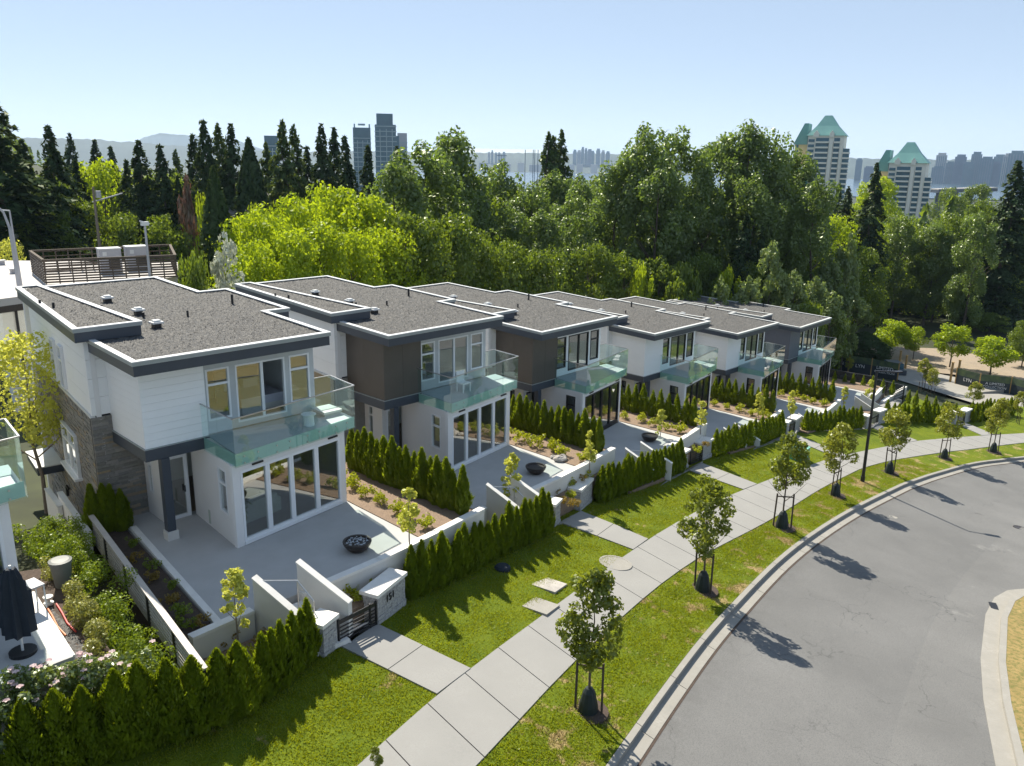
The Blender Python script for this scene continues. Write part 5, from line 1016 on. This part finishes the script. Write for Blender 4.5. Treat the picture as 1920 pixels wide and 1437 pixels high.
# ------------------------------------------------------------------ far buildings
def far(px, py, dist):                      # point at a horizontal distance on the ray through a pixel
    d = ray(px, py); h = math.hypot(d[0], d[1]); return CAM_C+d*(dist/h)
def facing(p): return math.atan2(p[1]-CAM_C[1], p[0]-CAM_C[0])-math.pi/2
def resid(px, yt, dist, label, floors):
    q = far(px, yt, dist); zb = float(terr(q[0], q[1]))-3; H = q[2]-zb; k = dist/600
    t = thing('tower_block', label, 'tower', (q[0], q[1], zb), facing(q)+rad(-6), 'twin cream towers with green roofs'); fh = 2.95; Wd = 25; x0 = -Wd/2
    base = H-13.5*k*.95
    MB().box(-9, 11, -8, 10, 0, base).build('tower_core', 'tower', t); MB().box(-17, -9.02, -1, 12, 0, base-5).build('side_wing', 'toweryel', t)
    MB().box(-22, -17.02, 1, 11, 0, base-17).build('rear_wing', 'tower', t); MB().box(-24, -21, 1.5, 5, 0, base-19).build('rear_glass_bay', 'towerteal', t)
    MB().box(-13.5, -5.0, -8.02, -1.02, 0, base-17).build('front_wing', 'tower', t); MB().box(-12.4, -6.8, -8.6, -8.03, 0, base-19).build('glass_bay', 'towerteal', t); MB().box(-14.1, -13.52, -6.5, -2.5, 0, base-19).build('glass_bay', 'towerteal', t)
    MB().box(3.2, 5.2, -9.4, -8.02, 0, base-3).build('vertical_fin', 'tower', t); MB().box(9.2, 10.6, -9.0, -8.02, 0, base-6).build('vertical_fin', 'tower', t)
    for j in range(floors):
        z = 3+j*fh
        if z > base-4: break
        up_ = z > base-17
        for (a, b, c, e) in ((-4.6, 2.9, -9.9, -8.03), (5.5, 9.0, -9.6, -8.03), (10.9, 14.6, -8.2, -1.5)):
            if z > base-8 and a > 10: continue
            m1 = MB(); m1.box(a, b, c, e, z, z+.95); m1.build('balcony', 'tower', t)
            MB().box(a+.15, b-.15, max(e-.18, c+1.2) if a < 10 else -7.4, e-.02 if a < 10 else -2.2, z+.952, z+fh-.02).build('window_band', 'bluet', t)
        if up_: MB().box(-8.6, -5.2, -8.3, -8.03, z+.6, z+2.2).build('window_band', 'bluet', t)
        else: MB().box(-13.55-.02, -12.6, -8.25, -8.03, z+.4, z+2.3).build('window_band', 'bluet', t)
        MB().box(-16.2, -14.9, -1.2, -1.02, z+.5, z+2.1).build('window_band', 'bluet', t)
    rf = link('green_roof', None, t); e = 1.4; rz = H-base
    m1 = MB(); m1.v = [(-10, -9, base), (12, -9, base), (12, 11, base), (-10, 11, base), (-5.2, -4.6, base+rz*.48), (6.6, -4.6, base+rz*.48), (6.6, 6.4, base+rz*.48), (-5.2, 6.4, base+rz*.48), (-1.6, -.6, H), (2.4, -.6, H), (2.4, 2.6, H), (-1.6, 2.6, H)]
    m1.f = [(0, 1, 2, 3)]+[(a, (a+1) % 4, 4+(a+1) % 4, 4+a) for a in range(4)]+[(4+a, 4+(a+1) % 4, 8+(a+1) % 4, 8+a) for a in range(4)]+[(8, 9, 10, 11)]; m1.build('roof_hip', 'tealroof', rf)
    m1 = MB(); m1.v = [(-18, -2, base-5), (-10.02, -2, base-5), (-10.02, 13, base-5), (-18, 13, base-5), (-10.02, -2, base+rz*.62), (-10.02, 13, base+rz*.62), (-12.5, -2, base+rz*.62), (-12.5, 13, base+rz*.62)]
    m1.f = [(0, 1, 2, 3), (0, 1, 4, 6), (1, 2, 5, 4), (2, 3, 7, 5), (3, 0, 6, 7), (4, 5, 7, 6)]; m1.build('roof_lean_to', 'tealroof', rf)
    for a, w_ in ((-4.5, 3.2), (4.2, 2.6)):
        m1 = MB(); m1.v = [(a-w_/2, -9.2, base-1), (a+w_/2, -9.2, base-1), (a+w_/2, -9.2, base+1.2), (a, -9.2, base+3), (a-w_/2, -9.2, base+1.2), (a-w_/2, -4, base-1), (a+w_/2, -4, base-1), (a+w_/2, -4, base+1.2), (a, -4, base+3), (a-w_/2, -4, base+1.2)]
        m1.f = [(0, 1, 2, 3, 4), (9, 8, 7, 6, 5)]+[(b, b+5, (b+1) % 5+5, (b+1) % 5) for b in range(5)]; m1.build('dormer', 'tower', rf)
resid(1553, 217, 545, 'taller cream tower with a green hipped roof above the trees', 24)
resid(1707, 267, 560, 'lower cream tower with a green hipped roof at the right', 22)
def slabtower(px, yt, dist, wpx, m, label, crown=False, step=None, nb=14, group='blue glass towers above the conifers'):
    q = far(px, yt, dist); Wd = wpx*dist*math.cos(math.atan2(q[0]-CAM_C[0], q[1]-CAM_C[1])-CAM_YAW)/CAM_F; zb = float(terr(q[0], q[1]))-5; H = q[2]-zb
    t = thing('glass_tower', label, 'tower', (q[0], q[1], zb), facing(q), group); D_ = Wd*.8
    MB().box(-Wd/2, Wd/2, -D_/2, D_/2, 0, H*(.90 if crown else 1)).build('tower_shaft', m, t)
    if crown: MB().box(-Wd*.42, Wd*.36, -D_*.4, D_*.4, H*.90, H).build('tower_crown', m, t)
    if step: MB().box(Wd/2+.02, Wd/2+Wd*step, -D_/2, D_/2, 0, H*.80).build('side_block', m, t)
    fh = 3.1
    for j in range(nb):
        z = H*.88-j*fh*1.6
        MB().box(-Wd/2-.5, Wd/2+.5, -D_/2-.5, -D_/2-.02, z, z+.9).build('floor_band', 'bluel', t)
    for x in (-.28, .02, .3): MB().box(Wd*x, Wd*x+.8, -D_/2-.8, -D_/2-.52, 0, H*.86).build('fin', 'bluel', t)
    return t, Wd, H
slabtower(722, 214, 900, 37, 'bluet', 'tall blue-green glass tower with a set-back crown above the conifers', True, .14)
t, Wd, H = slabtower(678, 240, 950, 31, 'bluet', 'shorter blue glass tower with roof frame left of the tall one', False, None)
for x in (-.45, .40): MB().box(Wd*x, Wd*x+1.6, -3, 3, H, H+4).build('roof_pier', 'bluel', t)
MB().box(-Wd*.2, Wd*.2, -4, 4, H+2.5, H+4.2).build('roof_frame', 'bluel', t)
slabtower(754, 250, 1000, 17, 'hvac', 'grey slab block right of the tall glass tower', nb=6); slabtower(508, 255, 850, 24, 'bluet', 'blue glass block half hidden by conifers at the left', nb=9)
g = np.random.default_rng(5); sky_b = []
for px, yt, w_ in ((1612, 297, 11), (1767, 287, 17), (1783, 303, 14), (1803, 290, 18), (1818, 304, 16), (1833, 285, 16), (1842, 296, 12), (1852, 294, 20), (1868, 303, 16), (1876, 290, 18), (1893, 288, 16), (1908, 283, 24), (1926, 292, 20), (1795, 308, 30), (1860, 308, 30), (1890, 306, 30), (1760, 312, 20), (1630, 312, 16), (1645, 316, 14)): sky_b.append((px, yt, w_, 3600+g.uniform(-300, 300)))
for px, yt, w_ in ((1078, 281, 7), (1086, 282, 8), (1093, 276, 6), (1099, 278, 5), (1106, 280, 9), (1112, 283, 6), (1122, 279, 8), (1131, 282, 7), (1140, 284, 8), (917, 285, 4), (923, 282, 4), (930, 286, 4), (936, 286, 5), (945, 285, 6)): sky_b.append((px, yt, w_, 5200))
zb0 = -52
for k, (px, yt, w_, dist) in enumerate(sorted(sky_b)):
    q = far(px, yt, dist); Wd = w_*dist*.93/CAM_F; c = 'downtown skyline behind the lower cream tower' if px > 1500 else 'distant skyline on the horizon at the centre'
    t = thing('skyline_tower', '%s tower from the left of the %s' % (ORD[len([s for s in sorted(sky_b) if (s[0] > 1500) == (px > 1500) and s[0] < px])], 'hazy downtown skyline at the right' if px > 1500 else 'tiny skyline on the central horizon'), 'tower', (q[0], q[1], zb0), facing(q), c)
    H = q[2]-zb0; mm = 'city2' if k % 6 == 0 else ('bluet' if k % 3 else 'city'); MB().box(-Wd/2, Wd/2, -Wd/2, Wd/2, 0, H*.93).build('tower_shaft', mm, t); MB().box(-Wd*.35, Wd*.38, -Wd*.3, Wd*.3, H*.93, H).build('tower_crown', mm, t)
    for j in range(5): MB().box(-Wd*.36+Wd*.18*j-Wd*.03, -Wd*.36+Wd*.18*j+Wd*.03, -Wd/2-2, -Wd/2-.05, 0, H*.9).build('facade_rib', 'city' if k % 2 else 'bluet', t)
# hills, ridge and water
def ridge(name, m, pts, dist, depth):
    mb = MB(); n = len(pts)
    A = [far(px, py, dist) for px, py in pts]; rw = []
    for a in A:
        u = (a[:2]-CAM_C[:2])/np.linalg.norm(a[:2]-CAM_C[:2])
        rw.append([(a[0]-u[0]*depth, a[1]-u[1]*depth, -60), (a[0]-u[0]*depth*.4, a[1]-u[1]*depth*.4, -60+(a[2]+60)*.62), (a[0], a[1], a[2]), (a[0]+u[0]*depth, a[1]+u[1]*depth, -60)])
    for i in range(n-1):
        for j in range(3): mb.poly([rw[i][j], rw[i+1][j], rw[i+1][j+1], rw[i][j+1]])
    kind(mb.build(name, m, None, None, True))
g = np.random.default_rng(8); px = np.arange(-60, 2000, 8)
M['farhill'] = mat('far_hill', (.06, .08, .055), (.035, .05, .035), .95, .004)
ridge('ridge', 'farhill', [(x, np.interp(x, [-60, 40, 180, 280, 420, 520, 700, 830, 1160, 1400, 2000], [262, 258, 262, 270, 280, 284, 284, 286, 289, 294, 303])+g.normal()*.7) for x in px], 5600, 700)
ridge('mountain', 'farhill', [(x, np.interp(x, [200, 270, 300, 340, 400, 440, 520], [290, 258, 250, 253, 257, 262, 290])+g.normal()*.6) for x in np.arange(200, 530, 7)], 9000, 900)
water = MB(); w_ = [far(700, 312, 1900), far(2100, 345, 1900), far(2100, 312, 4600), far(700, 296, 4600)]
for q in w_: q[2] = -44
m, n, l, o = nmat('sea_water'); b = n.new('ShaderNodeBsdfPrincipled'); b.inputs['Base Color'].default_value = (.03, .06, .08, 1); b.inputs['Roughness'].default_value = .18; l.new(b.outputs[0], o.inputs[0])
kind(water.poly([tuple(q) for q in w_]).build('water', m))
# harbour strip: warehouses, cranes
g = np.random.default_rng(12)
for k in range(12):
    px = 885+k*23+g.uniform(-5, 5); q = far(px, 304, 4650+g.uniform(-100, 100)); q[2] = float(terr(q[0], q[1])); s = g.uniform(14, 26)
    zt = far(px, 305+g.uniform(0, 5), 4650)[2]; s *= 2.2; t = thing('warehouse', '%s pale harbour shed from the left below the central horizon' % ORD[k], 'shed', tuple(q), facing(q), 'harbour sheds'); MB().box(-s/2, s/2, -6, 6, -2, max(3, zt-q[2])).build('shed_wall', 'city2' if k % 2 else 'lroof', t); MB().prism([(-s/2-.5, -6.5), (s/2+.5, -6.5), (s/2+.5, 6.5), (-s/2-.5, 6.5)], max(3, zt-q[2]), max(3, zt-q[2])+1).build('shed_roof', 'rooftarp', t)
for k, px in enumerate((940, 985, 1000, 1003, 1009)):
    q = far(px, 281 if k else 290, 1700); zb = float(terr(q[0], q[1])); t = thing('harbour_crane', ['dark T-shaped harbour crane on the central horizon', 'first thin harbour mast', 'second thin harbour mast', 'third thin harbour mast', 'fourth thin harbour mast'][k]+(' right of the T-shaped crane' if k else ''), 'crane', (q[0], q[1], zb), facing(q), 'harbour cranes')
    MB().box(-.7, .7, -.7, .7, 0, q[2]-zb).build('mast', 'city', t)
    if k == 0: MB().box(-9, 11, -.6, .6, q[2]-zb-3, q[2]-zb-1.6).build('jib', 'city', t)
# bridge at the right
q = far(1800, 357, 900); q0, q1 = far(1752, 359, 900), far(1862, 356, 930); t = thing('bridge', 'dark road bridge behind the trees at the right below the skyline', 'bridge')
MB().beam(q0, q1, 14, 2.6).build('deck', 'navy', t); MB().beam(q0+np.array([0, 0, 1.9]), q1+np.array([0, 0, 1.9]), 14.2, .9).build('parapet', 'city2', t)
for s in (.1, .35, .6, .85):
    a = q0+(q1-q0)*s; MB().box(a[0]-1.5, a[0]+1.5, a[1]-3, a[1]+3, a[2]-24, a[2]-1.4).build('pier', 'navy', t)
# ------------------------------------------------------------------ buildings behind at the left
t = thing('flat_roof_house', 'house with a pale flat roof and glass front behind the nearest townhouse', 'house'); zr = 4.3
c0, c1, c2, c3 = [U(*q, zr)[:2] for q in ((-40, 566), (332, 519), (336, 492), (-60, 488))]
P = [tuple(c0), tuple(c1), tuple(c2), tuple(c3)]
MB().prism(P, zr-.45, zr).build('flat_roof', 'lroof', t); MB().prism(inset(P, .05), zr-.85, zr-.451).build('fascia', 'bronze', t); MB().prism(inset(P, 1.1), -6, zr-.851).build('wall', 'inwall', t)
f = Frame(c0, c1); f = Frame(f.p(.3, -.75), f.p(f.L-.6, -.75)); 
for k in range(6):
    a = f.L*k/6; wp = link('window', None, t); f.box(m1 := MB(), a+.08, a+f.L/6-.08, -.1, .0, zr-4.2, zr-1.0); m1.build('pane', 'pane', wp); f.box(m1 := MB(), a-.07, a+.07, -.1, .04, zr-4.3, zr-.9); m1.build('frame', 'bframe', wp)
for k, q in enumerate(((26, 513), (3, 497))):
    p = U(*q, zr); v = link('roof_vent', None, t); MB().box(p[0]-.2, p[0]+.2, p[1]-.2, p[1]+.2, zr, zr+.3).build('vent_base', 'hvac', v); MB().box(p[0]-.28, p[0]+.28, p[1]-.28, p[1]+.28, zr+.302, zr+.38).build('vent_hood', 'trim', v)
# fenced roof deck with two air-conditioning units
t = thing('roof_fence', 'brown slatted screen fence around the plant deck on the flat roof', 'fence')
cs = [U(*q, zr+.02) for q in ((87, 533), (332, 521), (322, 497), (62, 512))]; hz = 1.55
for a, b in zip(cs, cs[1:]+cs[:1]):
    f = Frame(a[:2], b[:2]); nv = max(4, int(f.L/.8)); solid = f.L < 9
    for k in range(nv+1): u = f.L*k/nv; f.box(m1 := MB(), u-.04, u+.04, -.04, .04, zr+.02, zr+hz); m1.build('post', 'bark', t)
    for k in range(5 if not solid else 9): z = zr+.08+(hz-.16)*k/(4 if not solid else 8); f.box(m1 := MB(), 0, f.L, .042, .075, z, z+(.11 if solid else .06)); m1.build('slat', 'bark', t)
    f.box(m1 := MB(), -.06, f.L+.06, -.08, .09, zr+hz+.002, zr+hz+.09); m1.build('top_rail', 'bark', t)
for k, q in enumerate(((208, 510), (258, 505))):
    p = U(*q, zr+.02); t = thing('air_conditioner', ['left grey air-conditioning unit inside the roof screen', 'right grey air-conditioning unit inside the roof screen'][k], 'air conditioner', p, rad(-8), 'rooftop air-conditioning units')
    t.scale = (.85, .85, .72); MB().box(-.85, .85, -.6, .6, .1, 2.35).build('casing', 'hvac', t); MB().box(-.9, .9, -.65, .65, 2.352, 2.45).build('top_panel', 'trim', t); MB().box(-.62, -.30, -.612, -.602, 1.7, 2.1).build('label_plate', 'trim', t); MB().box(-.8, .8, -.55, .55, 0, .098).build('base_frame', 'black', t)
    MB().box(-.2, .7, -.615, -.602, .4, 1.5).build('grille', 'black', t)
# gabled houses among the trees
def gable(px, py, dist, Wd, D_, hw, hr, m, rm, label, rz=0):
    q = far(px, py, dist); t = thing('gabled_house', label, 'house', (q[0], q[1], q[2]-hw-hr), facing(q)+rz, 'houses among the trees')
    MB().box(-Wd/2, Wd/2, -D_/2, D_/2, -6, hw).build('wall', m, t); m1 = MB(); e = .5
    m1.v = [(-Wd/2-e, -D_/2-e, hw), (Wd/2+e, -D_/2-e, hw), (Wd/2+e, D_/2+e, hw), (-Wd/2-e, D_/2+e, hw), (-Wd/2-e, 0, hw+hr), (Wd/2+e, 0, hw+hr)]; m1.f = [(0, 1, 5, 4), (2, 3, 4, 5), (1, 2, 5), (3, 0, 4), (3, 2, 1, 0)]; m1.build('roof', rm, t)
    for x in (-.25, .2): w2 = link('window', None, t); MB().box(Wd*x, Wd*x+1.2, -D_/2-.06, -D_/2-.02, hw-1.7, hw-.5).build('frame', 'wframe', w2); MB().box(Wd*x+.1, Wd*x+1.1, -D_/2-.08, -D_/2-.061, hw-1.6, hw-.6).build('pane', 'bluet', w2)
    return t
t = gable(165, 449, 116, 12, 9, 3, 3.2, 'bluewall', 'shingle', 'blue-grey gabled house with a chimney pipe behind the flat roof', rad(55)); MB().tube([(1.8, 0, 3.5), (1.8, 0, 8.2)], .2, 8).build('chimney_pipe', 'trim', t)
gable(362, 366, 128, 8, 6, 3, 1.2, 'wallwhite', 'rooftarp', 'white-roofed house glimpsed left of the cone-shaped cypress'); gable(428, 386, 112, 7, 8, 2.6, 1.8, 'wallwhite', 'shingle', 'white-gabled house glimpsed right of the cone-shaped cypress', rad(70))
gable(512, 358, 128, 9, 7, 3, 1.8, 'bluewall', 'shingle', 'blue-grey house above the bright maples at the left', rad(40)); gable(30, 408, 112, 9, 7, 3, 1.5, 'wallwhite', 'shingle', 'brown-roofed house among the conifers at the left border')
# street furniture at the left
q = U(28, 492, lambda x, y: 1.0+0*x); b = far(27, 480, 60); H = 60*(480-402)/CAM_F*1.03; t = thing('street_light', 'tall curved pale grey street light at the left border', 'street light', (b[0], b[1], b[2]-4)); 
m1 = MB(); pts = [(0, 0, 0), (0, 0, 3), (-.05, 0, 4+H*.55), (-.25, .05, 4+H*.85), (-.6, .1, 4+H)]; m1.tube(pts, [.12, .11, .08, .07, .06], 8).build('pole', 'hvac', t); MB().beam((-.55, .1, 4+H), (-1.15, .2, 4+H+.05), .22, .10).build('lamp_head', 'trim', t)
b2 = far(33, 480, 61); t = thing('street_light', 'second thinner street light close behind the curved one', 'street light', (b2[0], b2[1], b2[2]-4)); MB().tube([(0, 0, 0), (-.1, 0, 4+H*.9)], [.10, .05], 8).build('pole', 'hvac', t); MB().beam((-.1, 0, 4+H*.9), (-.6, 0, 4+H*.92), .16, .08).build('lamp_head', 'trim', t)
b = far(276, 468, 58); H = 58*(468-428)/CAM_F; t = thing('camera_pole', 'pale pole with two small lamp heads behind the roof screen', 'street light', (b[0], b[1], b[2]-4)); MB().tube([(0, 0, 0), (0, 0, 4+H)], [.10, .07], 8).build('pole', 'hvac', t); MB().box(-.22, .22, -.12, .12, 4+H, 4+H+.25).build('lamp_head', 'trim', t); MB().tube([(-.3, 0, 4+H+.3), (.3, 0, 4+H+.1)], .05, 6).build('arm', 'trim', t)
b = far(180, 402, 88); H = 88*(402-358)/CAM_F; t = thing('utility_pole', 'grey utility pole with a transformer among the conifers', 'utility pole', (b[0], b[1], b[2]-5)); MB().tube([(0, 0, 0), (0, 0, 5+H)], [.16, .11], 8).build('pole', 'lbark', t); MB().beam((-.2, 0, 5+H*.45), (2.6, 0, 5+H*.75), .1, .1).build('arm', 'hvac', t); MB().lathe([(.25, 5+H*.6), (.25, 5+H*.85)], 10, (.4, 0)).build('transformer', 'hvac', t)
# ------------------------------------------------------------------ driveway, lane and building site at the right
zd = lambda x, y: float(zf(x, y))
G = lambda px, py, dz=0: (lambda p: (p[0], p[1], p[2]+dz))(U(px, py, zf))
kind(MB().poly([G(1538, 752, .03), G(1548, 716, .03), G(1690, 755, .03), G(1672, 772, .03)][::-1]).build('driveway', 'walk'))
kind(MB().poly([G(1560, 688, .05), G(1680, 712, .05), G(1990, 808, .05), G(1990, 765, .05), G(1830, 716, .05), G(1690, 688, .05), G(1575, 668, .05)][::-1]).build('lane', 'kerb'))
kind(MB().poly([G(1570, 676, .08), G(1690, 694, .09), G(1790, 704, .09), G(1990, 752, .09), G(1990, 690, .09), G(1760, 655, .09), G(1640, 650, .09), G(1570, 655, .09)][::-1]).build('dirt_lot', 'dirt'))
a, b = U(1545, 716, zf), U(1692, 752, zf); f = Frame(a[:2], b[:2]); t = thing('slat_fence', 'long dark slat fence beside the sunlit driveway at the right', 'fence', (0, 0, 0), 0, 'dark slat fences'); zl_ = lambda u: a[2]+(b[2]-a[2])*u/f.L
for k in range(6): u = f.L*k/5; f.box(m1 := MB(), u-.05, u+.05, -.05, .05, zl_(u)-.4, zl_(u)+1.5); m1.build('post', 'dfence', t)
for k in range(9): z = .12+.155*k; MB().beam((*f.p(0, .07), a[2]+z), (*f.p(f.L, .07), b[2]+z), .03, .085).build('slat', 'dfence', t)
MB().beam((*f.p(0, .02), a[2]+1.52), (*f.p(f.L, .02), b[2]+1.52), .14, .05).build('top_rail', 'dfence', t); MB().beam((*f.p(0, .02), a[2]-.15), (*f.p(f.L, .02), b[2]-.15), .3, .5).build('base_wall', 'wallwhite', t)
a, b = U(1654, 757, zf), U(1696, 736, zf); t = thing('ramp_wall', 'white sloping wall top at the end of the driveway', 'wall'); MB().beam((a[0], a[1], a[2]+.1), (b[0], b[1], b[2]+.5), .35, .3).build('wall_cap', 'cap', t); MB().beam((a[0], a[1], a[2]-.5), (b[0], b[1], b[2]-.2), .28, 1.0).build('wall_body', 'wallwhite', t)
def hoarding(pts, label, words, hgt=1.9):
    t = thing('hoarding', label, 'hoarding', (0, 0, 0), 0, 'printed site hoardings')
    Q = [U(x, y, zf) for x, y in pts]
    for k, (p, q) in enumerate(zip(Q, Q[1:])):
        f = Frame(p[:2], q[:2]); z = (p[2]+q[2])/2
        f.box(m1 := MB(), .06, f.L-.06, -.03, .0, z-.2, z+hgt*.62); m1.build('banner_panel', 'banner', t); f.box(m1 := MB(), .06, f.L-.06, -.03, .0, z+hgt*.622, z+hgt); m1.build('banner_panel', 'bannergreen', t)
        f.box(m1 := MB(), -.06, .05, -.08, .02, z-.3, z+hgt+.08); m1.build('timber_post', 'timber', t)
        for j, wd in enumerate(words[k] if k < len(words) else ()):
            cu = D.curves.new('lettering', 'FONT'); cu.body = wd; cu.extrude = .004; cu.align_x = 'CENTER'; sz = min(.55, f.L*.82/max(3, len(wd))*1.5); cu.size = sz; cu.materials.append(M['letter'])
            o = link('lettering', text_mesh(cu), t, (*f.p(f.L/2, .012), z+hgt*.36-j*sz*.95+(len(words[k])-1)*sz*.4)); o.rotation_euler = (rad(90), 0, math.atan2(f.t[1], f.t[0]))
    f.box(m1 := MB(), f.L-.05, f.L+.06, -.08, .02, z-.3, z+hgt+.08); m1.build('timber_post', 'timber', t)
hoarding([(1556, 690), (1590, 697), (1632, 704), (1682, 713)], 'printed dark green site hoarding left of the dirt entrance', [['LYN'], ['LYN'], ['LIMITED', 'COLLECTION']])
hoarding([(1790, 722), (1834, 733), (1892, 741), (1935, 752)], 'printed dark green site hoarding right of the dirt entrance', [['LYN'], ['A LIMITED', 'COLLECTION'], []])
for k, (px, py, hh) in enumerate(((1781, 719, 2.4), (1794, 716, 2.5), (1685, 692, 2.2), (1697, 693, 1.7))):
    p = U(px, py, zf); o = MB().box(-.1, .1, -.1, .1, -.2, hh).box(-.14, .14, -.14, .14, hh, hh+.06).build('timber_post', 'timber', None, p); o.name = 'site_stake'; tag(o, ['thick timber post at the left of the right hoarding', 'second timber post beside the right hoarding', 'tall timber post at the end of the left hoarding', 'thin timber stake on the dirt lot'][k], 'post', 'timber posts of the site')
p = U(1672, 700, zf); t = thing('parked_car', 'dark car half hidden behind the black lamp post', 'car', p, rad(40)); m1 = MB()
MB().prism([(-2.1, -.85), (2.1, -.85), (2.1, .85), (-2.1, .85)], .28, .85).build('body', 'navy', t); MB().prism([(-1.3, -.75), (.9, -.75), (.9, .75), (-1.3, .75)], .85, 1.4).build('cabin', 'bluet', t)
MB().prism([(-1.1, -.7), (.7, -.7), (.7, .7), (-1.1, .7)], 1.402, 1.46).build('roof', 'navy', t)
for x in (-1.3, 1.3):
    for y in (-.86, .70): MB().tube([(x, y, .32), (x, y+.16, .32)], .32, 14).build('wheel', 'black', t)
p = U(1850, 737, zf); tag(MB().beam((p[0]-5, p[1]+2.4, p[2]+.2), (p[0]+4, p[1]-2.0, p[2]+.2), 1.2, .35).build('concrete_barrier', 'kerb'), 'pale concrete slab lying along the far lane in front of the hoarding', 'slab')
P2 = [U(x, y, zf) for x, y in ((1712, 744), (1756, 764), (1800, 800), (1700, 795), (1670, 775))]
kind(MB().poly([(p[0], p[1], p[2]+.06) for p in P2][::-1]).build('side_lawn', 'lawn'))
for k, (px, py) in enumerate(((1702, 757), (1716, 760), (1735, 767), (1752, 771), (1772, 776), (1790, 781), (1812, 788), (1825, 792), (1837, 791), (1850, 789), (1864, 787), (1877, 786))): p = U(px, py, zf); cedar(*p, 1.35, '%s small cedar from the driveway wall along the far lane' % ordn(k, 12), 'small cedars on the far lane', True)
# ------------------------------------------------------------------ air
hz = MB().box(-3200, 9300, -320, 9300, -70, 175).build('haze', 'dark'); kind(hz, 'stuff')
m, n, l, o = nmat('haze'); v = n.new('ShaderNodeVolumePrincipled'); v.inputs['Color'].default_value = (.55, .74, 1, 1); v.inputs['Density'].default_value = 7.0e-5; v.inputs['Anisotropy'].default_value = .2
l.new(v.outputs[0], o.inputs['Volume']); hz.data.materials.clear(); hz.data.materials.append(m)
